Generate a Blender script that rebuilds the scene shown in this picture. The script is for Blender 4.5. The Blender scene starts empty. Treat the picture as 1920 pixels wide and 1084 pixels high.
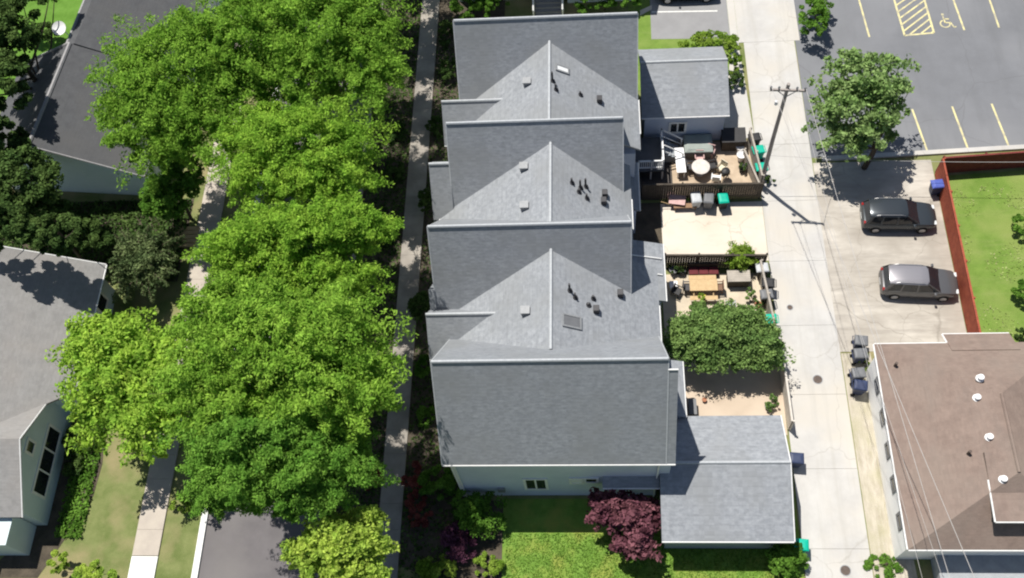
import bpy, math, random
import numpy as np
from mathutils import Vector, Matrix
random.seed(7); rng = np.random.default_rng(7)
S = bpy.context.scene; C = S.collection
R_ = math.radians
# ---------------- camera ----------------
F_, H_, CX, CY = 1831.0, 55.0, 960.0, 542.0
_dy = np.array([81., -3500., F_]); _dy /= np.linalg.norm(_dy)
_a = 165.; _b = (81*_a+F_*F_)/3500
_dz = -np.array([_a, _b, F_]); _dz /= np.linalg.norm(_dz)
_dx = np.cross(_dy, _dz)
RW = np.array([_dx, _dy, _dz])
def at(px, py, z=0.0):
    """world point at height z seen at photo pixel (px,py)"""
    d = RW @ np.array([px-CX, py-CY, F_]); t = (z-H_)/d[2]
    p = np.array([0, 0, H_])+d*t
    return Vector((p[0], p[1], z))
def ppm(px, py, z):
    d = RW @ np.array([px-CX, py-CY, F_]); return d[2]/(z-H_)
cam = bpy.data.cameras.new("camera"); co = bpy.data.objects.new("camera", cam); C.objects.link(co)
cam.sensor_width = 36; cam.lens = 36*F_/1920; cam.clip_end = 2000; cam.clip_start = .5
m = Matrix.Identity(4)
for i in range(3):
    m[i][0] = RW[i, 0]; m[i][1] = -RW[i, 1]; m[i][2] = -RW[i, 2]
m[2][3] = H_; co.matrix_world = m; S.camera = co
# ---------------- light ----------------
W = bpy.data.worlds.new("World"); S.world = W; W.use_nodes = True
nt = W.node_tree; bg = nt.nodes['Background']; sky = nt.nodes.new('ShaderNodeTexSky')
sky.sky_type = 'NISHITA'; sky.sun_disc = False; sky.sun_elevation = R_(68.5); sky.sun_rotation = R_(319)
nt.links.new(sky.outputs[0], bg.inputs[0]); bg.inputs[1].default_value = .064
sl = bpy.data.lights.new("sun", 'SUN'); sl.energy = 5; sl.angle = R_(.5); sl.color = (1, .955, .88)
so = bpy.data.objects.new("sun", sl); C.objects.link(so)
so.rotation_euler = Vector((.259, -.297, -1)).to_track_quat('-Z', 'Y').to_euler()
so.location = (0, 0, 80)
S.view_settings.view_transform = 'Standard'; S.view_settings.look = 'None'
S.view_settings.exposure = .25; S.view_settings.gamma = 1
S.cycles.filter_width = 2.1; S.cycles.max_bounces = 6; S.cycles.transparent_max_bounces = 4
# ---------------- materials ----------------
MATS = {}
def mat(name, c1, c2=None, scale=1.0, rough=.85, bump=0.0, bscale=None, metal=0.0, c3=None, s3=.15, lines=None, spec=.3, stretch=None, island=0, cracks=None, streak=None, tabs=None):
    """noise-mixed surface; c3 = larger patches; lines=(axis,period,depth) = courses as bump and tone"""
    if name in MATS: return MATS[name]
    M = bpy.data.materials.new(name); M.use_nodes = True; T = M.node_tree; N = T.nodes; L = T.links
    B = N['Principled BSDF']; B.inputs['Roughness'].default_value = rough; B.inputs['Metallic'].default_value = metal
    B.inputs['Specular IOR Level'].default_value = spec
    g = N.new('ShaderNodeNewGeometry'); pos = g.outputs['Position']
    c2 = c2 or tuple(x*.82 for x in c1)
    if stretch:
        vm = N.new('ShaderNodeVectorMath'); vm.operation = 'MULTIPLY'; vm.inputs[1].default_value = stretch; L.new(pos, vm.inputs[0]); pos2 = vm.outputs[0]
    else: pos2 = pos
    n = N.new('ShaderNodeTexNoise'); n.inputs['Scale'].default_value = scale; n.inputs['Detail'].default_value = 6; n.inputs['Roughness'].default_value = .65
    L.new(pos2, n.inputs['Vector'])
    r = N.new('ShaderNodeValToRGB'); r.color_ramp.elements[0].position = .36; r.color_ramp.elements[1].position = .64
    r.color_ramp.elements[0].color = (*c2, 1); r.color_ramp.elements[1].color = (*c1, 1); L.new(n.outputs[0], r.inputs[0])
    col = r.outputs[0]
    if c3:
        n3 = N.new('ShaderNodeTexNoise'); n3.inputs['Scale'].default_value = s3; n3.inputs['Detail'].default_value = 4; L.new(pos, n3.inputs['Vector'])
        r3 = N.new('ShaderNodeMapRange'); r3.inputs[1].default_value = .45; r3.inputs[2].default_value = .66; L.new(n3.outputs[0], r3.inputs[0])
        mx = N.new('ShaderNodeMix'); mx.data_type = 'RGBA'; mx.inputs[7].default_value = (*c3, 1); L.new(r3.outputs[0], mx.inputs[0]); L.new(col, mx.inputs[6]); col = mx.outputs[2]
    if tabs:            # every tab its own tone: (x, y, z size, amount)
        vt = N.new('ShaderNodeVectorMath'); vt.operation = 'DIVIDE'; vt.inputs[1].default_value = tabs[:3]; L.new(pos, vt.inputs[0])
        vf = N.new('ShaderNodeVectorMath'); vf.operation = 'FLOOR'; L.new(vt.outputs[0], vf.inputs[0])
        wn = N.new('ShaderNodeTexWhiteNoise'); wn.noise_dimensions = '3D'; L.new(vf.outputs[0], wn.inputs['Vector'])
        mt = N.new('ShaderNodeMapRange'); mt.inputs[3].default_value = 1-tabs[3]; mt.inputs[4].default_value = 1+tabs[3]; L.new(wn.outputs['Value'], mt.inputs[0])
        ht = N.new('ShaderNodeHueSaturation'); L.new(mt.outputs[0], ht.inputs['Value']); L.new(col, ht.inputs['Color']); col = ht.outputs[0]
    if streak:          # long worn streaks: (scale vector, colour, amount)
        vs = N.new('ShaderNodeVectorMath'); vs.operation = 'MULTIPLY'; vs.inputs[1].default_value = streak[0]; L.new(pos, vs.inputs[0])
        ns = N.new('ShaderNodeTexNoise'); ns.inputs['Scale'].default_value = 1; ns.inputs['Detail'].default_value = 5; ns.inputs['Roughness'].default_value = .7; L.new(vs.outputs[0], ns.inputs['Vector'])
        rs = N.new('ShaderNodeMapRange'); rs.inputs[1].default_value = .5; rs.inputs[2].default_value = .72; rs.inputs[4].default_value = streak[2]; L.new(ns.outputs[0], rs.inputs[0])
        mx = N.new('ShaderNodeMix'); mx.data_type = 'RGBA'; mx.inputs[7].default_value = (*streak[1], 1); L.new(rs.outputs[0], mx.inputs[0]); L.new(col, mx.inputs[6]); col = mx.outputs[2]
    if cracks:          # meandering cracks: (cell scale, width, colour, amount)
        nd = N.new('ShaderNodeTexNoise'); nd.inputs['Scale'].default_value = cracks[0]*3; nd.inputs['Detail'].default_value = 5; L.new(pos, nd.inputs['Vector'])
        va = N.new('ShaderNodeVectorMath'); va.operation = 'MULTIPLY_ADD'; va.inputs[1].default_value = (1.6, 1.6, 0); L.new(nd.outputs['Color'], va.inputs[0]); L.new(pos, va.inputs[2])
        vo = N.new('ShaderNodeTexVoronoi'); vo.feature = 'DISTANCE_TO_EDGE'; vo.inputs['Scale'].default_value = cracks[0]; L.new(va.outputs[0], vo.inputs['Vector'])
        rc = N.new('ShaderNodeMapRange'); rc.inputs[1].default_value = 0; rc.inputs[2].default_value = cracks[1]; rc.inputs[3].default_value = cracks[3]; rc.inputs[4].default_value = 0; L.new(vo.outputs['Distance'], rc.inputs[0])
        mx = N.new('ShaderNodeMix'); mx.data_type = 'RGBA'; mx.inputs[7].default_value = (*cracks[2], 1); L.new(rc.outputs[0], mx.inputs[0]); L.new(col, mx.inputs[6]); col = mx.outputs[2]
    if island:
        hv = N.new('ShaderNodeHueSaturation'); mr = N.new('ShaderNodeMapRange'); mr.inputs[3].default_value = 1-island; mr.inputs[4].default_value = 1+island
        L.new(g.outputs['Random Per Island'], mr.inputs[0]); L.new(mr.outputs[0], hv.inputs['Value']); L.new(col, hv.inputs['Color']); col = hv.outputs[0]
    h = None
    if lines:
        sp = N.new('ShaderNodeSeparateXYZ'); L.new(pos, sp.inputs[0])
        ma = N.new('ShaderNodeMath'); ma.operation = 'DIVIDE'; ma.inputs[1].default_value = lines[1]; L.new(sp.outputs['XYZ'.index(lines[0])], ma.inputs[0])
        fr = N.new('ShaderNodeMath'); fr.operation = 'FRACT'; L.new(ma.outputs[0], fr.inputs[0]); h = fr.outputs[0]
        lt = N.new('ShaderNodeMath'); lt.operation = 'GREATER_THAN'; lt.inputs[1].default_value = .14; L.new(h, lt.inputs[0])
        ml = N.new('ShaderNodeMapRange'); ml.inputs[3].default_value = 1-lines[2]; ml.inputs[4].default_value = 1; L.new(lt.outputs[0], ml.inputs[0])
        hv = N.new('ShaderNodeHueSaturation'); L.new(ml.outputs[0], hv.inputs['Value']); L.new(col, hv.inputs['Color']); col = hv.outputs[0]
    if bump:
        nb = N.new('ShaderNodeTexNoise'); nb.inputs['Scale'].default_value = bscale or scale*4; nb.inputs['Detail'].default_value = 4; L.new(pos, nb.inputs['Vector'])
        bp = N.new('ShaderNodeBump'); bp.inputs['Strength'].default_value = bump; bp.inputs['Distance'].default_value = .05; L.new(nb.outputs[0], bp.inputs['Height']); L.new(bp.outputs[0], B.inputs['Normal'])
    L.new(col, B.inputs['Base Color'])
    MATS[name] = M; return M
def leafmat(name, c1, c2, var=.35, trans=.3):
    if name in MATS: return MATS[name]
    M = bpy.data.materials.new(name); M.use_nodes = True; T = M.node_tree; N = T.nodes; L = T.links
    for x in list(N):
        if x.type == 'BSDF_PRINCIPLED': N.remove(x)
    out = [x for x in N if x.type == 'OUTPUT_MATERIAL'][0]
    g = N.new('ShaderNodeNewGeometry')
    n = N.new('ShaderNodeTexNoise'); n.inputs['Scale'].default_value = .9; n.inputs['Detail'].default_value = 3; L.new(g.outputs['Position'], n.inputs['Vector'])
    r = N.new('ShaderNodeValToRGB'); r.color_ramp.elements[0].position = .38; r.color_ramp.elements[1].position = .62
    r.color_ramp.elements[0].color = (*c2, 1); r.color_ramp.elements[1].color = (*c1, 1); L.new(n.outputs[0], r.inputs[0])
    hv = N.new('ShaderNodeHueSaturation'); mr = N.new('ShaderNodeMapRange'); mr.inputs[3].default_value = 1-var; mr.inputs[4].default_value = 1+var
    L.new(g.outputs['Random Per Island'], mr.inputs[0]); L.new(mr.outputs[0], hv.inputs['Value']); L.new(r.outputs[0], hv.inputs['Color'])
    d = N.new('ShaderNodeBsdfDiffuse'); t = N.new('ShaderNodeBsdfTranslucent'); mx = N.new('ShaderNodeMixShader'); mx.inputs[0].default_value = trans
    L.new(hv.outputs[0], d.inputs[0]); L.new(hv.outputs[0], t.inputs[0]); L.new(d.outputs[0], mx.inputs[1]); L.new(t.outputs[0], mx.inputs[2]); L.new(mx.outputs[0], out.inputs[0])
    MATS[name] = M; return M
shingle = mat('grey_shingle', (.305, .322, .346), (.228, .243, .265), 4.5, .95, .08, 9, c3=(.25, .262, .275), s3=.4, lines=('Z', .16, .06), stretch=(.8, 1, 1.8), streak=((.9, .3, .3), (.215, .229, .248), .45), tabs=(.26, .26, .12, .065))
shingle_tan = mat('brown_shingle', (.25, .19, .16), (.205, .154, .13), 1.8, .9, .25, 9, c3=(.24, .19, .16), s3=.3, lines=('Z', .09, .04), tabs=(.26, .26, .07, .05), streak=((.8, .3, .3), (.205, .17, .148), .5))
shingle_dark = mat('dark_shingle', (.095, .098, .104), (.077, .079, .085), 2, .9, .3, 9, c3=(.095, .095, .097), s3=.3, lines=('Z', .1, .05))
shingle_pale = mat('pale_grey_shingle', (.275, .27, .265), (.23, .226, .222), 1.8, .9, .3, 9, c3=(.265, .252, .24), s3=.25, lines=('Z', .1, .04), tabs=(.26, .26, .07, .05), streak=((.5, .8, .5), (.22, .217, .213), .5))
ridgecap = mat('ridge_cap_shingle', (.46, .48, .5), (.38, .4, .42), 6, .9)
ridgecap_dark = mat('dark_ridge_cap', (.34, .335, .34), (.28, .275, .28), 6, .9)
whitetrim = mat('white_trim', (.78, .78, .77), (.7, .7, .69), 3, .5)
siding = mat('blue_grey_siding', (.56, .62, .74), (.5, .56, .68), .7, .6, lines=('Z', .15, .16))
siding_green = mat('pale_green_siding', (.6, .7, .72), (.54, .64, .66), .7, .6, lines=('Z', .15, .12))
siding_blue = mat('pale_blue_siding', (.74, .83, .86), (.68, .78, .81), .7, .6, lines=('Z', .15, .12))
whitewall = mat('white_painted_wall', (.9, .9, .89), (.84, .84, .83), 1.2, .7)
greywall = mat('grey_siding', (.3, .33, .36), (.26, .29, .32), 1.2, .7, lines=('Z', .15, .14))
glass = mat('window_glass', (.02, .025, .03), (.012, .015, .02), 1, .08, spec=.6)
concrete = mat('pale_concrete', (.51, .5, .48), (.43, .42, .405), .45, .9, .1, 20, c3=(.5, .47, .42), s3=.22, streak=((1.3, .07, 1), (.4, .385, .355), .7), cracks=(.22, .008, (.33, .31, .28), .5))
concrete_pad = mat('cream_concrete', (.64, .585, .505), (.58, .53, .455), .6, .9, c3=(.55, .48, .39), s3=.3, cracks=(.3, .008, (.38, .33, .26), .6), streak=((.3, .9, 1), (.5, .44, .36), .6))
concrete_old = mat('stained_concrete', (.52, .485, .43), (.34, .31, .27), .5, .92, .1, 20, c3=(.33, .3, .26), s3=.3, stretch=(.45, 1.3, 1), streak=((.18, 1.2, 1), (.27, .245, .215), .75), cracks=(.25, .008, (.22, .2, .17), .6))
newslab = mat('white_concrete', (.78, .78, .76), (.7, .7, .68), 1, .8)
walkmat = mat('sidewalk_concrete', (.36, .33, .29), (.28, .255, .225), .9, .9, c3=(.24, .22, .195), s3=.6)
asphalt = mat('lot_asphalt', (.178, .184, .198), (.158, .163, .175), .6, .9, .15, 30, c3=(.205, .21, .222), s3=.12, streak=((.5, .09, 1), (.14, .144, .152), .5), cracks=(.13, .006, (.12, .12, .125), .4))
asphalt_st = mat('street_asphalt', (.15, .14, .145), (.125, .117, .121), .7, .9, .15, 30, c3=(.17, .16, .158), s3=.2)
padgrey = mat('grey_asphalt_pad', (.27, .27, .275), (.24, .24, .245), .8, .9)
lawn = mat('lawn_grass', (.16, .25, .045), (.115, .195, .03), 1.1, .95, .8, 14, c3=(.2, .26, .065), s3=.35, streak=((.25, 1.6, 1), (.25, .28, .1), .4))
lawn_dry = mat('dry_lawn_grass', (.19, .215, .08), (.12, .155, .045), .9, .95, .8, 14, c3=(.27, .235, .12), s3=.4)
soil = mat('soil_and_shade', (.1, .082, .06), (.055, .046, .034), 1.2, .95, .8, 8)
dirt = mat('sandy_gravel', (.52, .475, .4), (.38, .34, .275), 2.2, .95, .5, 12, c3=(.4, .37, .27), s3=.5, stretch=(2, .5, 1), streak=((1.6, .2, 1), (.24, .23, .12), .6))
paving = mat('tan_patio_paving', (.52, .42, .31), (.42, .33, .24), 1.5, .9, c3=(.36, .28, .2), s3=.6)
yellow = mat('yellow_road_paint', (.7, .63, .31), (.55, .5, .28), 3, .8, c3=(.4, .37, .26), s3=1.6)
paintwhite = mat('white_road_paint', (.75, .75, .72), (.6, .6, .58), 3, .8)
redwood = mat('red_stained_wood', (.38, .095, .05), (.27, .06, .035), 3, .8, lines=('Y', .15, .35))
redwood_shade = mat('red_stained_wood_shade', (.2, .04, .035), (.14, .028, .025), 3, .8, lines=('X', .15, .35))  # same red stain darkened as shade for the side away from the sun
darkwood = mat('dark_brown_wood', (.085, .07, .055), (.05, .042, .034), 3, .85, lines=('X', .15, .3))
greywood = mat('weathered_grey_wood', (.42, .38, .33), (.33, .3, .26), 3, .9, lines=('Y', .15, .3))
tanwood = mat('tan_wood', (.55, .4, .22), (.46, .32, .17), 4, .7)
whiteplastic = mat('white_plastic', (.8, .8, .8), (.76, .76, .76), 4, .4)
blackplastic = mat('black_plastic', (.03, .03, .032), (.022, .022, .024), 4, .5)
greyplastic = mat('grey_plastic', (.16, .165, .175), (.14, .145, .155), 4, .5)
bluegrey = mat('navy_blue_plastic', (.035, .05, .11), (.028, .04, .09), 4, .5)
bluelid = mat('blue_plastic_lid', (.08, .12, .42), (.07, .1, .36), 4, .45)
teal = mat('teal_plastic', (.0, .42, .29), (.0, .36, .25), 4, .45)
rubber = mat('tyre_rubber', (.02, .02, .02), None, 4, .9)
alloy = mat('alloy_metal', (.45, .45, .46), None, 4, .35, metal=.8)
galv = mat('galvanised_metal', (.3, .31, .32), (.25, .26, .27), 5, .6, metal=.2)
dkmetal = mat('dark_metal', (.05, .05, .055), None, 5, .5, metal=.3)
rustmetal = mat('cast_iron', (.13, .1, .085), (.09, .07, .06), 8, .8)
polewood = mat('utility_pole_wood', (.36, .325, .3), (.27, .24, .225), 3, .9, stretch=(3, 3, .3))
bark = mat('bark', (.11, .085, .06), (.06, .048, .035), 3, .95, .6, 8, stretch=(2, 2, .5))
wirem = mat('pale_cable', (.5, .48, .46), None, 3, .5)
tarp = mat('grey_green_cover', (.3, .34, .31), (.25, .28, .26), 1.2, .7, .3, 3)
# ---------------- mesh helpers ----------------
class MB:
    def __init__(s): s.v = []; s.f = []
    def add(s, vs, fs):
        o = len(s.v); s.v += [tuple(v) for v in vs]; s.f += [tuple(i+o for i in f) for f in fs]; return s
    def box(s, x0, y0, z0, x1, y1, z1):
        return s.add([(x0, y0, z0), (x1, y0, z0), (x1, y1, z0), (x0, y1, z0), (x0, y0, z1), (x1, y0, z1), (x1, y1, z1), (x0, y1, z1)],
                     [(3, 2, 1, 0), (4, 5, 6, 7), (0, 1, 5, 4), (1, 2, 6, 5), (2, 3, 7, 6), (3, 0, 4, 7)])
    def cbox(s, c, sz, rz=0):
        cs, sn = math.cos(rz), math.sin(rz); V = []
        for dz in (-.5, .5):
            for dx, dy in ((-.5, -.5), (.5, -.5), (.5, .5), (-.5, .5)):
                x, y = dx*sz[0], dy*sz[1]; V.append((c[0]+x*cs-y*sn, c[1]+x*sn+y*cs, c[2]+dz*sz[2]))
        return s.add(V, [(3, 2, 1, 0), (4, 5, 6, 7), (0, 1, 5, 4), (1, 2, 6, 5), (2, 3, 7, 6), (3, 0, 4, 7)])
    def ext(s, poly, axis, a0, a1):
        """polygon extruded along axis; poly in (y,z) for X, (x,z) for Y, (x,y) for Z"""
        n = len(poly)
        def P(p, a): return {'X': (a, p[0], p[1]), 'Y': (p[0], a, p[1]), 'Z': (p[0], p[1], a)}[axis]
        return s.add([P(p, a0) for p in poly]+[P(p, a1) for p in poly],
                     [tuple(range(n)), tuple(range(2*n-1, n-1, -1))]+[((i+1) % n, i, n+i, n+(i+1) % n) for i in range(n)])
    def tube(s, pts, rads, n=8, caps=True):
        pts = [Vector(p) for p in pts]
        if not hasattr(rads, '__len__'): rads = [rads]*len(pts)
        V = []; Fc = []
        for i, p in enumerate(pts):
            d = (pts[min(i+1, len(pts)-1)]-pts[max(i-1, 0)]).normalized()
            u = d.orthogonal().normalized() if abs(d.z) > .9 else d.cross(Vector((0, 0, 1))).normalized()
            w = d.cross(u)
            V += [p+(u*math.cos(2*math.pi*k/n)+w*math.sin(2*math.pi*k/n))*rads[i] for k in range(n)]
        for i in range(len(pts)-1):
            for k in range(n): Fc.append((i*n+k, i*n+(k+1) % n, (i+1)*n+(k+1) % n, (i+1)*n+k))
        if caps: Fc += [tuple(range(n-1, -1, -1)), tuple(range((len(pts)-1)*n, len(pts)*n))]
        return s.add(V, Fc)
    def lathe(s, c, prof, n=14):
        return s.tube2(c, prof, n)
    def tube2(s, c, prof, n):
        V = []; Fc = []
        for r, z in prof: V += [(c[0]+r*math.cos(2*math.pi*k/n), c[1]+r*math.sin(2*math.pi*k/n), c[2]+z) for k in range(n)]
        for i in range(len(prof)-1):
            for k in range(n): Fc.append((i*n+k, i*n+(k+1) % n, (i+1)*n+(k+1) % n, (i+1)*n+k))
        Fc += [tuple(range(n-1, -1, -1)), tuple(range((len(prof)-1)*n, len(prof)*n))]
        return s.add(V, Fc)
    def loft(s, rings, caps=True):
        n = len(rings[0]); V = [v for r in rings for v in r]; Fc = []
        for i in range(len(rings)-1):
            for k in range(n): Fc.append((i*n+k, i*n+(k+1) % n, (i+1)*n+(k+1) % n, (i+1)*n+k))
        if caps: Fc += [tuple(range(n-1, -1, -1)), tuple(range((len(rings)-1)*n, len(rings)*n))]
        return s.add(V, Fc)
    def sheet(s, pts, z): return s.add([(p[0], p[1], z) for p in pts], [tuple(range(len(pts)))])
    def build(s, name, m, parent=None, world=True, smooth=False, bevel=0):
        V = s.v
        if parent is not None and world:
            inv = PM[parent.name].inverted(); V = [inv @ Vector(v) for v in V]
        me = bpy.data.meshes.new(name); me.from_pydata([tuple(v) for v in V], [], s.f)
        import bmesh
        bm = bmesh.new(); bm.from_mesh(me); bmesh.ops.recalc_face_normals(bm, faces=bm.faces); bm.to_mesh(me); bm.free()
        me.materials.append(m)
        o = bpy.data.objects.new(name, me); C.objects.link(o)
        if smooth:
            for p in me.polygons: p.use_smooth = True
            me.set_sharp_from_angle(angle=R_(40))
        if bevel:
            b = o.modifiers.new('bevel', 'BEVEL'); b.width = bevel; b.segments = 2; b.limit_method = 'ANGLE'
        if parent is not None:
            o.parent = parent
            PM[o.name] = PM[parent.name]
        else: PM[o.name] = Matrix.Identity(4)
        return o
PM = {}
def tag(o, label, cat, group=None):
    o['label'] = label; o['category'] = cat
    if group: o['group'] = group
    return o
def thing(name, label, cat, loc=(0, 0, 0), rz=0, group=None):
    o = bpy.data.objects.new(name, None); o.empty_display_size = .3; C.objects.link(o)
    o.location = loc; o.rotation_euler = (0, 0, rz)
    PM[o.name] = Matrix.Translation(Vector(loc)) @ Matrix.Rotation(rz, 4, 'Z')
    return tag(o, label, cat, group)
def copy_thing(o, loc, rz, label):
    r = o.copy(); C.objects.link(r); r.location = loc; r.rotation_euler = (0, 0, rz); r['label'] = label
    PM[r.name] = Matrix.Translation(Vector(loc)) @ Matrix.Rotation(rz, 4, 'Z')
    for ch in list(o.children):
        c = ch.copy(); C.objects.link(c); c.parent = r
        for g in list(ch.children):
            d = g.copy(); C.objects.link(d); d.parent = c
    return r
def struct(name, pts, z, m):
    o = MB().sheet(pts, z).build(name, m); o['kind'] = 'structure'; return o
def box_struct(name, poly, z0, z1, m):
    o = MB().ext([(p[0], p[1]) for p in poly], 'Z', z0, z1).build(name, m); o['kind'] = 'structure'; return o
def A(*pts, z=0): return [at(x, y, z) for x, y in pts]
# ---------------- ground ----------------
struct('ground', [(-260, -80), (260, -80), (260, 420), (-260, 420)], 0, lawn_dry)
struct('street', [(-22.45, -60), (-15.6, -60), (-15.6, 300), (-22.45, 300)], .012, asphalt_st)
box_struct('kerb', [(-22.82, -60), (-22.46, -60), (-22.46, 300), (-22.82, 300)], -.05, .14, newslab)
box_struct('kerb', [(-15.59, -60), (-15.35, -60), (-15.35, 300), (-15.59, 300)], -.05, .14, walkmat)
struct('bed_and_shade_ground', [(-15.3, -60), (-12.35, -60), (-12.35, 300), (-15.3, 300)], .03, soil)
struct('bed_and_shade_ground', [(-11, 15.2), (-6, 15.2), (-6, 60), (-11, 60)], .02, soil)
struct('bed_and_shade_ground', [(-11, 11.5), (-5.2, 9.5), (-5.2, 15.19), (-11, 15.19)], .02, soil)
struct('bed_and_shade_ground', [(-42, 29.9), (-27.2, 29.9), (-27.2, 36.4), (-42, 36.4)], .02, soil)  # soil sheet; also darkens the ground for shade between the houses
struct('bed_and_shade_ground', A((150, 740), (200, 780), (192, 870), (175, 930), (130, 1000), (70, 1084), (-40, 1084), (60, 1000)), .02, soil)  # soil along the wall, its dark tone also standing for house shadow
def sidewalk(x0, x1, y0, y1, m, step=1.5):
    b = MB(); y = y0
    while y < y1-.1:
        b.box(x0, y, -.05, x1, min(y+step, y1)-.012, .1); y += step
    o = b.build('sidewalk', m); o['kind'] = 'structure'; return o
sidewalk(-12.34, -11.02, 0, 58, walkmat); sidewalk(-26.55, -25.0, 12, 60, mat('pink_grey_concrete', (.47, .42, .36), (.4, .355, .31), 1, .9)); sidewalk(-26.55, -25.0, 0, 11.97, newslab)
b = MB()
yy = -10
while yy < 60:
    x0 = 11.3-(.35 if yy > 46 else 0); b.box(x0, yy, -.06, 14.85+(.4 if yy > 46 else 0), yy+4.485, .03); yy += 4.5
o = b.build('alley', concrete); o['kind'] = 'structure'
struct('parking_apron', [(14.7, 24.2), (22.4, 24.2), (22.5, 37.9), (14.9, 37.9)], .02, concrete_old)
struct('bed_and_shade_ground', [(2.2, 30.2), (4.69, 30.2), (4.69, 35.1), (2.2, 35.1)], .014, soil)
struct('alley_shoulder', [(9.2, 40.1), (11.29, 40.1), (10.94, 47.8), (10.94, 60), (10.41, 60), (10.41, 48.4), (9.9, 45.0)], .021, concrete)
struct('parking_lot', [(14.86, 38.35), (60, 40.0), (60, 120), (15.26, 120)], .018, asphalt)
box_struct('kerb', [(15.5, 38.0), (60, 39.65), (60, 39.98), (15.5, 38.33)], -.05, .15, concrete)
struct('gravel_strip', [(14.9, 5), (17.4, 5), (16.6, 24.1), (14.9, 24.1)], .016, dirt)
struct('parking_pad', [(4.7, 30.55), (11.28, 30.55), (11.28, 35.0), (4.7, 35.0)], .02, concrete_pad)
struct('parking_pad', [(4.76, 49.15), (10.4, 48.95), (10.4, 58), (4.9, 58)], .02, padgrey)
struct('lawn', [(22.6, 10), (60, 10), (60, 38.4), (22.6, 36.6)], .014, lawn)
struct('lawn', [(-5.19, -5), (11.2, -5), (11.2, 15.3), (-5.19, 15.3)], .016, mat('front_grass', (.17, .29, .05), (.11, .21, .03), 1.6, .95, .8, 14, c3=(.23, .28, .055), s3=.7))
struct('lawn', [(3.2, 44.5), (10.95, 44.5), (10.95, 58), (3.2, 58)], .012, lawn)
struct('lawn', [(-60, 45.5), (-36.5, 45.5), (-36, 70), (-60, 70)], .012, mat('bright_grass', (.12, .24, .035), (.085, .185, .02), 1.2, .95, .6, 14))
struct('patio', [(2.6, 35.4), (5.59, 35.4), (5.59, 39.9), (2.6, 39.9)], .024, mat('deck_boards_with_shade', (.09, .08, .075), (.06, .053, .05), 2, .85, lines=('X', .15, .3)))  # dark boards stand in for the building's shadow on this strip
struct('patio', [(5.6, 35.5), (11.15, 35.5), (10.75, 39.9), (5.6, 39.9)], .022, paving)
struct('patio', [(4.5, 25.2), (11.0, 25.2), (10.7, 29.7), (4.5, 29.7)], .022, mat('cream_patio_paving', (.6, .52, .4), (.5, .43, .33), 1.5, .9, c3=(.44, .38, .3), s3=.6))
struct('patio', [(4.6, 19.0), (11.2, 19.0), (11.2, 24.6), (4.6, 24.6)], .022, mat('sandy_patio_paving', (.58, .48, .38), (.5, .41, .32), 1, .9, c3=(.42, .34, .26), s3=.5))
struct('path', A((1200, 30), (1222, 18), (1222, 10), (1200, 20)), .024, concrete_pad)
# alley tyre stains are part of its concrete; lot markings
def stripe(p, q, w=.12, m=yellow, z=.024):
    p = Vector(p[:2]); q = Vector(q[:2]); d = (q-p).normalized(); n = Vector((-d.y, d.x))*w/2
    return [(p+n), (p-n), (q-n), (q+n)]
b = MB()
for (p, q) in [((1710, 205), (1741, 291)), ((1785, 200), (1816, 283)), ((1859, 195), (1893, 279)), ((1932, 190), (1967, 272)), ((1607, -12), (1630, 70)), ((1783, -12), (1808, 57)), ((1851, -12), (1873, 52)), ((1918, -12), (1940, 48))]:
    b.sheet(stripe(at(*p), at(*q), .13), .024)
o = b.build('stall_markings', yellow); o['kind'] = 'structure'
b = MB(); hz = [at(1674, -8), at(1696, 67), at(1751, 62), at(1730, -10)]
for i in range(4): b.sheet(stripe(hz[i], hz[(i+1) % 4], .14), .026)
for k in range(-4, 5):      # hatching of the access aisle, clipped between its two long sides
    u0 = .16*k+.1; u1 = u0+.42
    def side(a_, c_, u): return a_.lerp(c_, u)
    lo, hi = max(u0, 0), min(u1, 1)
    if hi <= lo: continue
    p = hz[1].lerp(hz[0], u0); q = hz[2].lerp(hz[3], u1)
    ta = 0 if u0 >= 0 else (0-u0)/(u1-u0); tb = 1 if u1 <= 1 else (1-u0)/(u1-u0)
    b.sheet(stripe(p.lerp(q, ta), p.lerp(q, tb), .12), .03+.001*k)
o = b.build('hatched_aisle_marking', yellow); o['kind'] = 'structure'
b = MB(); c = at(1772, 45); zz = .026                   # wheelchair symbol
def arc(c, r, a0, a1, w, n=14):
    P = [(c[0]+math.cos(R_(a0+(a1-a0)*i/n))*r, c[1]+math.sin(R_(a0+(a1-a0)*i/n))*r) for i in range(n+1)]
    Q = [(c[0]+math.cos(R_(a0+(a1-a0)*i/n))*(r-w), c[1]+math.sin(R_(a0+(a1-a0)*i/n))*(r-w)) for i in range(n+1)]
    return P, Q
P, Q = arc(c, .38, 110, 380, .1)
for i in range(len(P)-1): b.add([(P[i][0], P[i][1], zz), (Q[i][0], Q[i][1], zz), (Q[i+1][0], Q[i+1][1], zz), (P[i+1][0], P[i+1][1], zz)], [(0, 1, 2, 3)])
b.sheet([(c[0]-.12, c[1]+.95), (c[0]+.05, c[1]+.95), (c[0]+.05, c[1]+.77), (c[0]-.12, c[1]+.77)], zz+.002)
for p, q in [((-.05, .72), (.02, .08)), ((.02, .1), (.4, .08)), ((.38, .1), (.55, -.35)), ((-.02, .45), (.33, .42)), ((.55, -.35), (.72, -.3))]:
    b.sheet(stripe((c[0]+p[0], c[1]+p[1]), (c[0]+q[0], c[1]+q[1]), .1), zz+.003)
o = b.build('wheelchair_marking', yellow); o['kind'] = 'structure'
o = MB().sheet(stripe(at(1222, 23), at(1345, 21), .12), .026).build('stall_markings', paintwhite); o['kind'] = 'structure'
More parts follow.
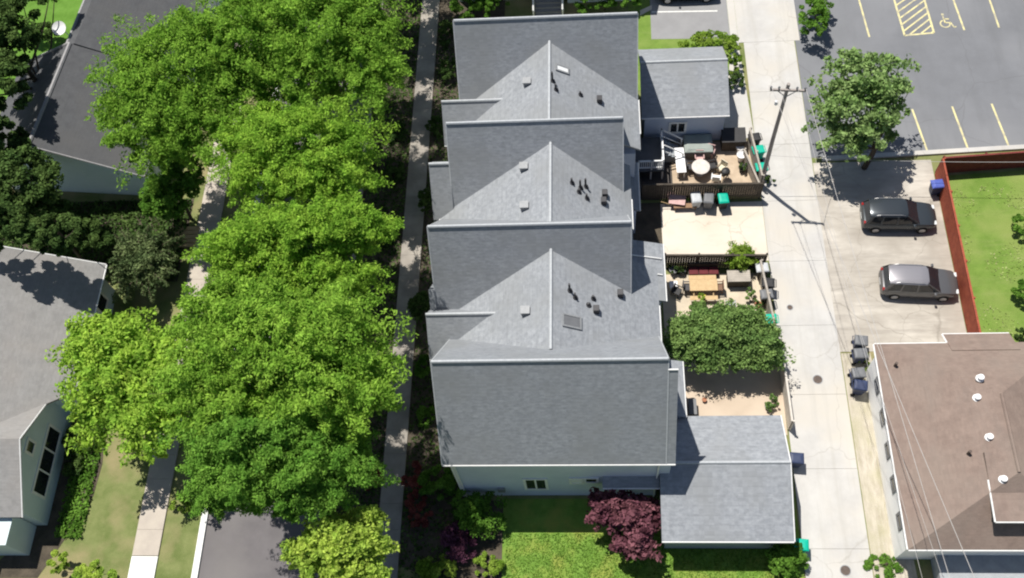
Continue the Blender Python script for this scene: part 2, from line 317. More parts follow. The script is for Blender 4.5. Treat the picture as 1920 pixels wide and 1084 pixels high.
# ---------------- building helpers ----------------
TH = .16
def gable_x(b, x0, x1, yr, zr, yf, zf, yb, zb, th=TH):
    """pitched slab with its ridge along x"""
    b.ext([(yf, zf), (yr, zr), (yb, zb), (yb, zb-th), (yr, zr-th*1.5), (yf, zf-th)], 'X', x0, x1)
def gable_y(b, y0, y1, xr, zr, xl, zl, xR, zR, th=TH):
    b.ext([(xl, zl), (xr, zr), (xR, zR), (xR, zR-th), (xr, zr-th*1.5), (xl, zl-th)], 'Y', y0, y1)
def roof(b, par, m=None, caps=None, capm=None, trim=None):
    o = b.build('roof', m or shingle, par)
    if caps:
        k = MB()
        for p, q in caps: k.tube([p, q], .09, 6)
        k.build('ridge_cap', capm or ridgecap, o)
    if trim:
        for p, q in trim: MB().tube([p, q], .048, 6).build('gutter', whitetrim, o)
    return o
def window(par, c, w, h, face, m=None, mull=1, frame=whitetrim):
    """window on a wall; face = outward direction 'S','E','W' ; c = centre on the wall plane"""
    f = MB(); g = MB(); t = .15
    def bx(B, u0, v0, u1, v1, d0, d1):
        if face == 'S': B.box(c[0]+u0, c[1]-d1, c[2]+v0, c[0]+u1, c[1]-d0, c[2]+v1)
        if face == 'E': B.box(c[0]+d0, c[1]+u0, c[2]+v0, c[0]+d1, c[1]+u1, c[2]+v1)
        if face == 'W': B.box(c[0]-d1, c[1]+u0, c[2]+v0, c[0]-d0, c[1]+u1, c[2]+v1)
    bx(f, -w/2-t, -h/2-t, w/2+t, -h/2, 0, .06); bx(f, -w/2-t, h/2, w/2+t, h/2+t, 0, .06)
    bx(f, -w/2-t, -h/2, -w/2, h/2, 0, .06); bx(f, w/2, -h/2, w/2+t, h/2, 0, .06)
    for i in range(1, mull+1):
        u = -w/2+w*i/(mull+1); bx(f, u-.05, -h/2, u+.05, h/2, .0, .055)
    o = f.build('window', frame, par); bx(g, -w/2, -h/2, w/2, h/2, .005, .03); g.build('pane', m or glass, o)
    return o
def place_on(px, py, plane):
    """where the sight of photo pixel meets z = plane(x,y) (roof surface); iterated"""
    z = 6.0
    for _ in range(60):
        p = at(px, py, z); z = .5*z+.5*plane(p.x, p.y)
    return Vector((p.x, p.y, z))
# ---------------- townhouse building ----------------
TB = thing('townhouse_row', 'long grey-roofed row of joined townhouses with four steep ridges in the middle', 'townhouses', (-2.3, 29, 0))
units = [  # x0,x1, ridge y,z, front eave y,z, back eave y,z
    (-7.8, 3.65, 18.85, 11.65, 15.3, 6.4, 22.6, 6.1),
    (-8.65, 2.2, 27.2, 10.6, 24.35, 6.0, 30.5, 6.05),
    (-8.05, 2.0, 34.2, 10.4, 31.25, 6.0, 37.4, 6.0),
    (-7.95, 3.1, 41.75, 10.6, 38.65, 6.0, 45.1, 6.0)]
wm = MB()
for i, (x0, x1, yr, zr, yf, zf, yb, zb) in enumerate(units):
    b = MB(); gable_x(b, x0, x1, yr, zr, yf, zf, yb, zb)
    caps = [((x0, yr, zr), (x1, yr, zr))]
    rk = MB()
    o = roof(b, TB, caps=caps, trim=[((x0, yf-.02, zf-.06), (x1+(.5 if i == 0 else 0), yf-.02, zf-.06))])
    for x in (x0-.03, x1+.03):
        rk = MB()
        rk.add([(x-.03, yf, zf+.02), (x+.03, yf, zf+.02), (x+.03, yr, zr+.02), (x-.03, yr, zr+.02), (x-.03, yf, zf-.22), (x+.03, yf, zf-.22), (x+.03, yr, zr-.22), (x-.03, yr, zr-.22)], [(0, 1, 2, 3), (7, 6, 5, 4), (0, 4, 5, 1), (1, 5, 6, 2), (2, 6, 7, 3), (3, 7, 4, 0)])
        rk.build('rake_trim', ridgecap, o); rk = MB()
        rk.add([(x-.03, yb, zb+.02), (x+.03, yb, zb+.02), (x+.03, yr, zr+.02), (x-.03, yr, zr+.02), (x-.03, yb, zb-.22), (x+.03, yb, zb-.22), (x+.03, yr, zr-.22), (x-.03, yr, zr-.22)], [(0, 1, 2, 3), (7, 6, 5, 4), (0, 4, 5, 1), (1, 5, 6, 2), (2, 6, 7, 3), (3, 7, 4, 0)])
        rk.build('rake_trim', ridgecap, o)
    w = MB(); i_ = .12 if i else .2
    w.ext([(yf+i_, 0), (yf+i_, zf-.22), (yr, zr-.35), (yb-i_, zb-.22), (yb-i_, 0)], 'X', x0+.3, x1-.2); w.build('wall', siding, TB)
# jog of the front unit's right edge (its lower slope reaches further right)
b = MB(); b.ext([(15.3, 6.38), (18.5, 11.1), (18.5, 10.92), (15.3, 6.22)], 'X', 3.653, 4.15); roof(b, TB, trim=[((3.66, 18.5, 11.12), (4.15, 18.5, 11.12))])
MB().ext([(15.52, 3), (15.52, 6.2), (18.5, 9.9), (18.5, 3)], 'X', 3.46, 4.0).build('wall', siding, TB)
crosses = [  # ridge x,z, left x,z, right x,z, y0,y1
    (-2.08, 9.25, -7.9, 5.85, 3.8, 5.95, 20.5, 26.95),
    (-2.12, 9.25, -8.9, 5.6, 2.5, 6.35, 28.1, 33.75),
    (-2.2, 9.35, -7.9, 5.95, 3.2, 6.15, 35.0, 41.2)]
for i, (xr, zr, xl, zl, xR, zR, y0, y1) in enumerate(crosses):
    b = MB(); gable_y(b, y0, y1, xr, zr, xl, zl, xR, zR)
    roof(b, TB, caps=[((xr, y0, zr), (xr, y1, zr))], trim=[((xR+.02, y0+1.2, zR-.05), (xR+.02, y1-2.4, zR-.05)), ((xl-.02, y0+1.2, zl-.05), (xl-.02, y1-2.4, zl-.05))])
    MB().box(xl+.35, y0, 0, xR-.3, y1-.5, min(zl, zR)-.2).build('wall', siding, TB)
def cplane(i):
    xr, zr, xl, zl, xR, zR, y0, y1 = crosses[i]
    return lambda x, y: zr-(zr-zl)*(xr-x)/(xr-xl) if x < xr else zr-(zr-zR)*(x-xr)/(xR-xr)
# left cross dormers (ridge along x) and the side bay
for (xl, xr, yr, zr, yf, zf) in [(-9.05, -4.2, 23.55, 7.35, 21.75, 5.25), (-8.95, -4.4, 38.1, 7.5, 36.3, 5.4)]:
    b = MB(); gable_x(b, xl, xr, yr, zr, yf, zf, yr+1.5, zr-2.05); roof(b, TB, caps=[((xl, yr, zr), (xr+.6, yr, zr))], trim=[((xl, yf, zf-.05), (xr-1.8, yf, zf-.05))])
    MB().ext([(yf+.2, 0), (yf+.2, zf-.15), (yr, zr-.3), (yr+1.3, zr-2.05), (yr+1.3, 0)], 'X', xl+.25, xl+2).build('wall', siding, TB)
b = MB(); b.ext([(30.75, 5.55), (32.9, 8.3), (33.9, 7.1), (33.9, 6.9), (32.9, 8.05), (30.75, 5.39)], 'X', -9.3, -8.06); roof(b, TB, caps=[((-9.3, 32.9, 8.3), (-8.0, 32.9, 8.3))])
MB().ext([(30.95, 0), (30.95, 5.4), (32.9, 8.0), (33.7, 7.0), (33.7, 0)], 'X', -9.1, -7.9).build('wall', siding, TB)
b = MB(); b.ext([(23.65, 5.3), (25.1, 7.3), (26.1, 6.1), (26.1, 5.9), (25.1, 7.05), (23.65, 5.14)], 'X', -9.0, -8.66); roof(b, TB)
# low lean-to roofs on the alley side
b = MB(); b.ext([(2.05, 3.95), (4.45, 3.2), (4.45, 3.06), (2.05, 3.81)], 'Y', 26.2, 30.1); roof(b, TB, trim=[((4.47, 26.2, 3.16), (4.47, 30.1, 3.16)), ((2.4, 27.9, 3.9), (4.3, 27.9, 3.32)), ((2.4, 29.0, 3.9), (4.3, 29.0, 3.32))])
MB().box(2.05, 26.4, 0, 4.2, 29.9, 3.1).build('wall', siding, TB)
b = MB(); b.ext([(3.4, 3.9), (5.15, 3.3), (5.15, 3.16), (3.4, 3.76)], 'Y', 18.95, 22.3); roof(b, TB, trim=[((5.17, 18.95, 3.25), (5.17, 22.3, 3.25))])
MB().box(3.4, 19.0, 0, 4.95, 22.1, 3.2).build('wall', siding, TB)
b = MB(); b.ext([(1.7, 3.7), (3.15, 3.1), (3.15, 2.96), (1.7, 3.56)], 'Y', 32.6, 36.2); roof(b, TB, trim=[((3.17, 32.6, 3.05), (3.17, 36.2, 3.05))])
MB().box(1.7, 32.8, 0, 2.95, 36.0, 2.95).build('wall', siding, TB)
# entry porch roof between front house and garage
b = MB(); b.ext([(14.95, 3.35), (15.75, 3.8), (15.75, 3.66), (14.95, 3.21)], 'X', .45, 3.5); roof(b, TB, trim=[((.45, 14.93, 3.29), (3.5, 14.93, 3.29))])
b = MB()
for x in (.7, 2.0): b.box(x-.07, 15.0, 0, x+.07, 15.14, 3.25)
b.build('porch_post', whitetrim, TB)
# front facade
window(TB, (-3.2, 15.5, 2.3), 1.05, 1.7, 'S', mull=1, ); window(TB, (-.15, 15.5, 3.0), .55, .6, 'S', mull=0); window(TB, (-.95, 15.5, 2.9), .5, .75, 'S', m=whiteplastic, mull=0)
MB().box(-7.52, 15.44, 0, -7.38, 15.52, 6.2).build('corner_trim', whitetrim, TB)
for (y, z, xx) in [(17, 2, 3.45), (20.2, 6.0, 3.45), (25.2, 4.6, 2.0), (33.5, 4.6, 1.8), (42, 4.6, 2.9), (43.5, 2, 2.9)]: window(TB, (xx, y, z), 1.0, 1.2, 'E', mull=1)
for (y, z, xx) in [(17.5, 2, -7.5), (19.5, 2, -7.5), (17.5, 5, -7.5), (26, 2, -8.35), (28.2, 2, -8.35), (34, 4.6, -7.75), (42, 4.6, -7.65), (43.5, 2, -7.65)]: window(TB, (xx, y, z), 1.0, 1.3, 'W', mull=1)
for x in (-7.3, 3.35): MB().tube([(x, 15.42, 6.15), (x, 15.42, .1)], .05, 8).build('downpipe', whitetrim, TB)
MB().cbox((-5.2, 15.45, 1.3), (.4, .14, .6)).build('meter_box', galv, TB)
# roof fittings
def roofbox(px, py, pl, w, d, h, m, name):
    p = place_on(px, py, pl); MB().cbox((p.x, p.y, p.z+h/2-.12), (w, d, h+.2)).build(name, m, TB, bevel=.02)
def pipe(px, py, pl, h, r=.06, m=None):
    p = place_on(px, py, pl); b = MB(); b.tube([(p.x, p.y, p.z-.2), (p.x, p.y, p.z+h)], r, 10); o = b.build('vent_pipe', m or dkmetal, TB)
    MB().lathe((p.x, p.y, p.z-.1), [(r*3, 0), (r*2.6, .14), (r*1.1, .2)], 10).build('flashing', dkmetal, o)
def ventcap(px, py, pl, lo=False):
    p = place_on(px, py, pl); MB().cbox((p.x, p.y, p.z+.08), (.42, .38, .3)).cbox((p.x, p.y, p.z+.26), (.5, .46, .06)).build('roof_vent', galv, TB)
def skylight(px, py, pl, w, l, m):
    p = place_on(px, py, pl); e = .3; dzx = (pl(p.x+e, p.y)-pl(p.x-e, p.y))/(2*e)
    def slab(B, x0, x1, y0, y1, h0, h1):
        V = []
        for h in (h0, h1):
            for x, y in ((x0, y0), (x1, y0), (x1, y1), (x0, y1)): V.append((p.x+x, p.y+y, p.z+dzx*x+h))
        B.add(V, [(3, 2, 1, 0), (4, 5, 6, 7), (0, 1, 5, 4), (1, 2, 6, 5), (2, 3, 7, 6), (3, 0, 4, 7)])
    f = MB(); t = .09
    slab(f, -w/2, w/2, -l/2, -l/2+t, -.1, .12); slab(f, -w/2, w/2, l/2-t, l/2, -.1, .12); slab(f, -w/2, -w/2+t, -l/2+t, l/2-t, -.1, .12); slab(f, w/2-t, w/2, -l/2+t, l/2-t, -.1, .12)
    o = f.build('skylight', galv, TB); g = MB(); slab(g, -w/2+t, w/2-t, -l/2+t, l/2-t, -.08, .08); g.build('pane', m, o)
c0, c1, c2 = cplane(0), cplane(1), cplane(2)
ventcap(985, 585, c0); ventcap(983, 388, c1); ventcap(982, 315, c1); ventcap(988, 156, c2)
for px, py, h in [(1068, 545, .75), (1078, 558, .5), (1112, 560, .35), (1103, 572, .2)]: pipe(px, py, c0, h)
for px, py, h in [(1072, 343, .45), (1088, 352, .75), (1098, 350, .8), (1100, 372, .45), (1085, 360, .3)]: pipe(px, py, c1, h)
for px, py, h in [(1036, 152, .8), (1042, 168, .5), (1088, 178, .3)]: pipe(px, py, c2, h)
for px, py, pl in [(1118, 583, c0), (1163, 553, c0), (1134, 366, c1), (1132, 380, c1), (1124, 190, c2)]: roofbox(px, py, pl, .32, .36, .4, dkmetal, 'roof_vent')
skylight(1073, 604, c0, 1.0, .75, greyplastic); skylight(1055, 131, c2, .8, .5, mat('white_skylight', (.8, .82, .83), None, 3, .15))
# deck and railings of the third unit
b = MB(); b.box(3.0, 36.9, .98, 5.0, 39.6, 1.12).build('deck', mat('grey_deck_with_shade', (.12, .125, .135), (.1, .105, .11), 2, .8), TB)  # deck grey darkened to carry the shadow lying on it
r = MB()
for x, y in [(3.3, 37), (4.15, 37), (4.9, 37), (4.9, 37.9), (4.9, 38.8), (4.9, 39.5)]: r.box(x-.05, y-.05, 0, x+.05, y+.05, 2.1)
r.box(3.25, 36.96, 2.0, 4.95, 37.05, 2.1); r.box(3.25, 36.97, 1.28, 4.95, 37.04, 1.36); r.box(4.85, 37.0, 2.0, 4.95, 39.55, 2.1); r.box(4.86, 37.0, 1.28, 4.94, 39.55, 1.36)
for k in range(12): r.box(3.35+k*.13, 36.99, 1.3, 3.39+k*.13, 37.02, 2.05)
r.build('deck_railing', whitetrim, TB)
r = MB(); st = MB()
for k in range(5): st.box(5.0+k*.27, 38.3, 0, 5.27+k*.27, 39.4, 1.0-.19*k)
st.build('deck_stairs', greywall, TB)
for y in (38.25, 39.45):
    r = MB(); r.tube([(5.0, y, 2.05), (6.3, y, 1.05)], .05, 6); r.tube([(5.0, y, 1.4), (6.3, y, .45)], .04, 6); r.tube([(6.3, y, 0), (6.3, y, 1.1)], .06, 6)
    r.build('stair_railing', whitetrim, TB)
# ---------------- garages ----------------
G = thing('garage', 'low grey-roofed garage beside the alley in front of the red maple', 'garage', (7, 15.7, 0))
b = MB(); gable_x(b, 3.5, 10.32, 16.05, 4.25, 12.2, 2.95, 19.1, 3.05); roof(b, G, caps=[((3.5, 16.05, 4.25), (10.32, 16.05, 4.25))], trim=[((3.5, 12.17, 2.9), (10.32, 12.17, 2.9)), ((10.35, 12.2, 2.9), (10.35, 16.05, 4.18)), ((10.35, 16.05, 4.18), (10.35, 19.1, 3.0))])
MB().ext([(12.5, 0), (12.5, 2.8), (16.05, 4.0), (18.8, 2.9), (18.8, 0)], 'X', 3.8, 10.1).build('wall', greywall, G)
window(G, (6.9, 12.5, 2.2), 1.1, .5, 'S', mull=1)
for y in (13.0, 16.0):
    d = MB()
    for k in range(4): d.box(10.1, y, .05+k*.54, 10.16, y+2.5, .05+k*.54+.54)
    d.build('garage_door', whitetrim, G)
G2 = thing('garage', 'grey-roofed garage by the hedge, behind the utility pole', 'garage', (6.4, 42.4, 0))
b = MB(); gable_x(b, 3.55, 9.25, 43.3, 4.35, 39.75, 3.05, 45.6, 3.0); roof(b, G2, caps=[((3.55, 43.3, 4.35), (9.25, 43.3, 4.35))], trim=[((3.55, 39.72, 3.0), (9.25, 39.72, 3.0))])
MB().ext([(40.0, 0), (40.0, 2.9), (43.3, 4.1), (45.3, 2.85), (45.3, 0)], 'X', 3.8, 9.05).build('wall', siding, G2)
MB().box(9.05, 40.6, .05, 9.11, 44.6, 2.3).build('garage_door', whitetrim, G2)
window(G2, (6, 40.0, 1.6), .9, .9, 'S', mull=1)
# ---------------- brown-roofed house ----------------
BH = thing('brown_roof_house', 'white house under a brown hip roof beside the gravel strip', 'house', (21, 18, 0))
xw, xe, ys, yn, zr_, ze = 15.95, 26.4, 11.75, 23.25, 5.75, 3.2
RD = [(21.15, 19.2, zr_), (21.15, 15.0, zr_)]
b = MB(); V = [(xw, ys, ze), (xe, ys, ze), (xe, yn, ze), (xw, yn, ze), RD[1], RD[0]]
V2 = [(v[0], v[1], v[2]-.16) for v in V]
b.add(V+V2, [(0, 1, 4), (1, 2, 5, 4), (2, 3, 5), (3, 0, 4, 5), (6, 10, 7), (7, 10, 11, 8), (8, 11, 9), (9, 11, 10, 6), (0, 6, 7, 1), (1, 7, 8, 2), (2, 8, 9, 3), (3, 9, 6, 0)])
o = roof(b, BH, shingle_tan, caps=[(RD[0], RD[1])], capm=shingle_tan, trim=[((xw-.04, ys, ze-.06), (xw-.04, yn, ze-.06)), ((xw, ys-.04, ze-.06), (xe, ys-.04, ze-.06)), ((xw, yn+.04, ze-.06), (19.9, yn+.04, ze-.06)), ((xe+.04, ys, ze-.06), (xe+.04, yn, ze-.06))])
b = MB(); b.ext([(22.6, 3.66), (24.0, 2.78), (24.0, 2.62), (22.6, 3.5)], 'X', 19.95, 23.6); roof(b, BH, shingle_tan, trim=[((19.92, 23.25, 3.22), (19.92, 24.0, 2.75)), ((19.95, 24.03, 2.72), (23.6, 24.03, 2.72))])
MB().box(20.2, 23, 0, 23.3, 23.8, 2.6).build('wall', whitewall, BH)
MB().box(xw+.16, ys+.2, 0, xe-.4, yn-.4, ze-.1).build('wall', whitewall, BH)
b = MB(); p0 = Vector((19.85, 12.9, 4.25)); q0 = Vector((19.85, 15.3, 4.95))      # raised dormer block on the south side
b.ext([(12.75, 4.92), (16.2, 5.32), (16.2, 5.1), (12.75, 4.76)], 'X', 19.85, 24.5); roof(b, BH, shingle_tan, trim=[((19.83, 12.72, 4.9), (19.83, 14.8, 5.12)), ((19.85, 12.72, 4.86), (24.5, 12.72, 4.86))])
MB().ext([(12.95, 3.2), (12.95, 4.74), (15.8, 5.05), (15.8, 3.2)], 'X', 19.95, 24.4).build('wall', mat('charcoal_siding', (.05, .055, .06), None, 2, .7), BH)
window(BH, (21.6, 12.95, 4.3), 2.2, .45, 'S', mull=2)
MB().box(18.0, 9.2, 0, 25, 12.1, 1.0).build('porch', mat('grey_porch_floor', (.34, .36, .38), None, 2, .8), BH)
b = MB()
for x in (18.1, 20.0): b.box(x-.08, 9.25, 0, x+.08, 9.41, 2.2)
b.box(18.0, 9.22, 1.9, 25, 9.42, 2.0); b.box(18.0, 9.22, 1.2, 25, 9.42, 1.3); b.build('porch_railing', whitetrim, BH)
for y in (13.5, 15.5, 17.4, 19.3, 21.2): window(BH, (xw+.16, y, 2.0), .6, .4, 'W', mull=0, frame=greyplastic)
def bplane(x, y):
    return ze+(zr_-ze)*min((x-xw)/(21.15-xw), 1) if x < 21.15 else zr_-(zr_-ze)*(x-21.15)/(xe-21.15)
for px, py in [(1838, 709), (1832, 746), (1855, 820), (1881, 899)]:
    p = place_on(px, py, bplane); MB().lathe((p.x, p.y, p.z-.12), [(.22, 0), (.22, .1), (.1, .13), (.1, .22), (.18, .24), (.16, .31), (.04, .34)], 14).build('roof_vent', whiteplastic, BH, smooth=True)
for px, py in [(1815, 851), (1678, 686)]:
    p = place_on(px, py, bplane); b = MB(); b.tube([(p.x, p.y, p.z-.1), (p.x, p.y, p.z+.4)], .08, 10); b.build('vent_pipe', rustmetal, BH)
# ---------------- left houses ----------------
UL = thing('dark_roof_house', 'house with dark charcoal gable roof partly under the big trees', 'house', (-36.1, 36.9, 0), R_(-5))
def loc(par, x, y, z): return PM[par.name] @ Vector((x, y, z))
b = MB(); b.ext([(-5.0, 3.5), (0, 6.0), (6.6, 3.0), (6.6, 2.84), (0, 5.8), (-5.0, 3.34)], 'Y', 0, 8.6)
o = b.build('roof', shingle_dark, UL, world=False); MB().tube([(0, -.02, 6), (0, 8.6, 6)], .13, 6).build('ridge_cap', ridgecap_dark, o, world=False)
MB().tube([(-5.0, 8.6, 3.55), (0, 8.62, 6.02)], .09, 6).tube([(0, -.02, 5.98), (6.6, -.02, 2.98)], .06, 6).tube([(6.62, 0, 2.95), (6.62, 8.6, 2.95)], .06, 6).build('rake_trim', ridgecap_dark, o, world=False)
b = MB(); b.ext([(-.4, 5.7), (.3, 5.98), (6.9, 2.9), (6.9, 2.74), (.3, 5.78), (-.4, 5.5)], 'Y', 8.61, 22)
o = b.build('roof', shingle_dark, UL, world=False); MB().tube([(-.4, 8.6, 5.72), (-.4, 22, 5.72)], .12, 6).build('ridge_cap', ridgecap_dark, o, world=False)
MB().ext([(-4.6, 0), (-4.6, 3.4), (0, 5.65), (6.2, 2.85), (6.2, 0)], 'Y', .35, 8.5).build('wall', siding_blue, UL, world=False)
MB().ext([(.4, 0), (.4, 5.5), (6.4, 2.75), (6.4, 0)], 'Y', 8.5, 21.8).build('wall', siding_blue, UL, world=False)
for x in (-2.2,):
    f = MB().box(x-.6, .29, 1.0, x+.6, .35, 2.4).build('window', whitetrim, UL, world=False); MB().box(x-.5, .27, 1.1, x+.5, .285, 2.3).build('pane', glass, f, world=False)
d = MB(); pc = Vector((-.9, 9.6, 6.3))
d.tube([(-.35, 9.4, 5.6), (-.6, 9.5, 6.2), pc], .03, 6)
rings = []
nd = Vector((.05, -.45, .9)).normalized(); u = nd.orthogonal().normalized(); w = nd.cross(u)
for r_, h in ((.02, .0), (.2, .02), (.38, .07), (.5, .14), (.5, .16), (.38, .1), (.2, .05), (.02, .03)):
    rings.append([pc+nd*h+(u*math.cos(2*math.pi*k/18)+w*math.sin(2*math.pi*k/18))*r_ for k in range(18)])
d.loft(rings); d.build('satellite_dish', whiteplastic, UL, world=False, smooth=True)
LL = thing('pale_roof_house', 'pale green house with light grey roof at the left edge', 'house', (-35, 21, 0))
pl_ = lambda x: 3.0+(-30.65-x)*3.2/6.95
b = MB(); pg_ = [(-30.65, 20.95), (-30.65, 29.6), (-37.6, 29.6), (-37.6, 12.0), (-35.6, 12.0), (-35.4, 17.3)]
b.add([(x, y, pl_(x)) for x, y in pg_]+[(x, y, pl_(x)-.16) for x, y in pg_], [(0, 1, 2, 3, 4, 5), (11, 10, 9, 8, 7, 6)]+[(i, (i+1) % 6, 6+(i+1) % 6, 6+i) for i in range(6)])
roof(b, LL, shingle_pale, trim=[((-30.62, 21.0, 2.95), (-30.62, 29.6, 2.95)), ((-30.65, 29.63, 2.98), (-37.6, 29.63, 6.18))])
b = MB(); b.ext([(-37.61, 6.2), (-44.5, 3.0), (-44.5, 2.84), (-37.61, 6.04)], 'Y', 12.0, 29.6); roof(b, LL, shingle_pale)
MB().ext([(-31.2, 0), (-31.2, 3.0), (-37.6, 5.9), (-44, 3.0), (-44, 0)], 'Y', 20.5, 29.2).build('wall', siding_green, LL)
b = MB(); gable_x(b, -44, -31.95, 17.3, 5.2, 13.45, 3.05, 21.0, 3.0); roof(b, LL, shingle_pale, trim=[((-31.93, 13.45, 3.0), (-31.93, 17.3, 5.15)), ((-31.93, 17.3, 5.15), (-31.93, 20.7, 3.1))])
MB().ext([(13.75, 0), (13.75, 3.0), (17.3, 4.95), (20.8, 2.95), (20.8, 0)], 'X', -44, -32.1).build('wall', siding_green, LL)
MB().box(-36, 12.0, 0, -32.75, 13.7, 2.6).build('porch', siding_green, LL)
window(LL, (-32.1, 17.1, 1.75), 3.9, 1.25, 'E', mull=2); window(LL, (-32.1, 17.3, 3.75), .6, .65, 'E', mull=0)
for y in (22.3, 23.6, 27.6): window(LL, (-31.2, y, 1.7), 1.0, 1.4, 'E', mull=0)
# far pale house with front steps
FH = thing('pale_house', 'pale siding house at the top edge behind the townhouses', 'house', (0, 56, 0))
MB().box(-1.3, 53.0, 0, 3.6, 62, 5).build('wall', siding_green, FH)
MB().box(-9.5, 53.6, 0, -3.95, 62, 5).build('wall', siding_blue, FH)
b = MB(); gable_x(b, -9.9, 4.0, 57.5, 8, 52.9, 4.9, 62.3, 4.9); roof(b, FH, shingle_dark)
for x in (-.2, 1.6): window(FH, (x, 53.0, 1.8), 1.0, 1.3, 'S', mull=1)
st = MB()
for k in range(7): st.box(-3.7, 51.6+k*.3, 0, -1.75, 51.9+k*.3, .15+.17*k)
st.box(-3.7, 53.7, 0, -1.35, 55, 1.35); st.build('front_steps', padgrey, FH)
for x in (-3.8, -1.65):
    r = MB(); r.tube([(x, 51.5, .95), (x, 53.6, 2.2)], .07, 6); r.tube([(x, 51.5, .4), (x, 53.6, 1.6)], .05, 6)
    for k in range(4): r.tube([(x, 51.5+.7*k, 0), (x, 51.5+.7*k, 1+.42*k)], .06, 6)
    r.build('stair_railing', whitetrim, FH)
# ---------------- fences ----------------
def fence(name, label, pts, h, m, postm=None, gap=.012, bw=.14, group=None, rails=True):
    p0 = Vector(pts[0]); t = thing(name, label, 'fence', (p0.x, p0.y, 0), 0, group)
    for a, c in zip(pts[:-1], pts[1:]):
        a = Vector((a[0], a[1], 0)); c = Vector((c[0], c[1], 0)); d = c-a; L = d.length; ang = math.atan2(d.y, d.x); u = d/L
        pb = MB(); n = int(L/(bw+gap)); rr = random.Random(int(a.x*100))
        for k in range(n):
            p = a+u*((k+.5)*L/n); hh = h+rr.uniform(-.015, .015); pb.cbox((p.x, p.y, hh/2), (bw, .03, hh), ang)
        pb.build('panel', m, t)
        k = MB(); mid = (a+c)/2; nn = Vector((-u.y, u.x, 0))*.045
        for z in (.35, h-.25): k.cbox((mid.x+nn.x, mid.y+nn.y, z), (L, .05, .09), ang)
        k.cbox((mid.x, mid.y, h+.035), (L, .12, .04), ang)
        k.build('rail', postm or m, t)
        np_ = max(1, round(L/2.4))
        for j in range(np_+1):
            p = a+u*(L*j/np_)+nn*2; MB().cbox((p.x, p.y, (h+.08)/2), (.1, .1, h+.08), ang).build('post', postm or m, t)
    return t
fence('wooden_fence', 'bright red wooden fence along the parking apron beside the cars', [(22.55, 36.75), (22.45, 24.3)], 1.75, redwood)
fence('wooden_fence', 'red wooden fence, darkened as shaded, between the parking lot and the right lawn', [(22.65, 36.8), (30.5, 37.25)], 1.75, redwood_shade)
fence('wooden_fence', 'dark brown wooden fence behind the row of carts', [(3.5, 35.35), (11.15, 35.2)], 1.8, darkwood)
fence('wooden_fence', 'dark brown wooden fence between the cream pad and the furnished patio', [(4.7, 30.2), (10.9, 30.05)], 1.6, darkwood)
fence('wooden_fence', 'weathered grey fence along the alley by the wooden utility pole', [(10.75, 39.8), (11.2, 36.0)], 1.5, greywood)
fence('wooden_fence', 'pale fence along the alley beside the black carts', [(10.5, 29.8), (10.95, 25.2)], 1.4, greywood)
fence('wooden_fence', 'whitish fence along the alley beside the empty sandy patio', [(11.15, 24.3), (11.25, 19.3)], 1.5, mat('whitewashed_wood', (.62, .58, .52), (.52, .48, .43), 3, .8))
fence('wooden_fence', 'short pale fence beside the patio clutter at the foot of the pole', [(10.3, 38.4), (11.05, 35.6)], 1.1, greywood)
# ---------------- utility pole and wires ----------------
base = Vector((11.33, 36.3, 0))
UP = thing('utility_pole', 'tall wooden utility pole with a single crossarm beside the alley', 'utility pole', base)
MB().tube([(0, 0, -.2), (.02, 0, 5), (.12, .05, 10.2)], [.15, .125, .1], 12).build('pole', polewood, UP, world=False, smooth=True)
MB().cbox((.12, -.12, 9.85), (2.0, .11, .13), R_(-5)).build('crossarm', polewood, UP, world=False)
for x in (-.85, -.4, .6, 1.05): MB().lathe((x, -.12-.08*x, 9.9), [(.03, 0), (.03, .1), (.07, .12), (.05, .17), (.07, .19), (.05, .25)], 10).build('insulator', greyplastic, UP, world=False)
MB().tube([(-.45, -.1, 9.8), (.1, -.08, 9.2)], .03, 6).tube([(.7, -.1, 9.8), (.1, -.08, 9.2)], .03, 6).build('brace', galv, UP, world=False)
MB().lathe((-.3, .1, 8.3), [(.02, 0), (.1, .02), (.1, .3), (.05, .34)], 12).build('transformer', whiteplastic, UP, world=False)
def wire(p, q, sag, r, label, n=24):
    b = MB(); P = []
    for i in range(n+1):
        t = i/n; v = Vector(p).lerp(Vector(q), t); v.z -= sag*4*t*(1-t); P.append(v)
    tag(b.tube(P, r, 5).build('overhead_wire', wirem), label, 'wire', 'overhead wires')
a1 = base+Vector((-.85, -.05, 10.12)); a2 = base+Vector((1.05, -.2, 10.12)); a3 = base+Vector((.12, -.2, 8.6))
def far(p, px, py, z, k):
    q = at(px, py, z); return p+(q-p)*k
wire(a1, far(a1, 1838, 1084, 8.6, 2.2), .6, .015, 'overhead wire crossing the middle of the brown roof from the crossarm')
wire(a2, far(a2, 1790, 1084, 8.6, 2.2), .6, .014, 'overhead wire crossing the brown roof near its left edge')
wire(base+Vector((.6, -.15, 10.12)), far(base+Vector((.6, -.15, 10.12)), 1735, 1084, 8.6, 2.2), .4, .009, 'faint overhead wire passing the lower left corner of the brown roof')
wire(base+Vector((-.4, -.1, 10.12)), far(base+Vector((-.4, -.1, 10.12)), 1772, 1084, 8.6, 2.2), .3, .009, 'second faint overhead wire over the lower left of the brown roof')
wire(base+Vector((.14, 0, 3.3)), at(2000, 303, 3.0), .3, .014, 'pale service wire running past the tree to the shade-darkened red fence')
wire(a2, at(1566, 350, .03), .15, .012, 'pale guy wire slanting down beside the parking lot tree')
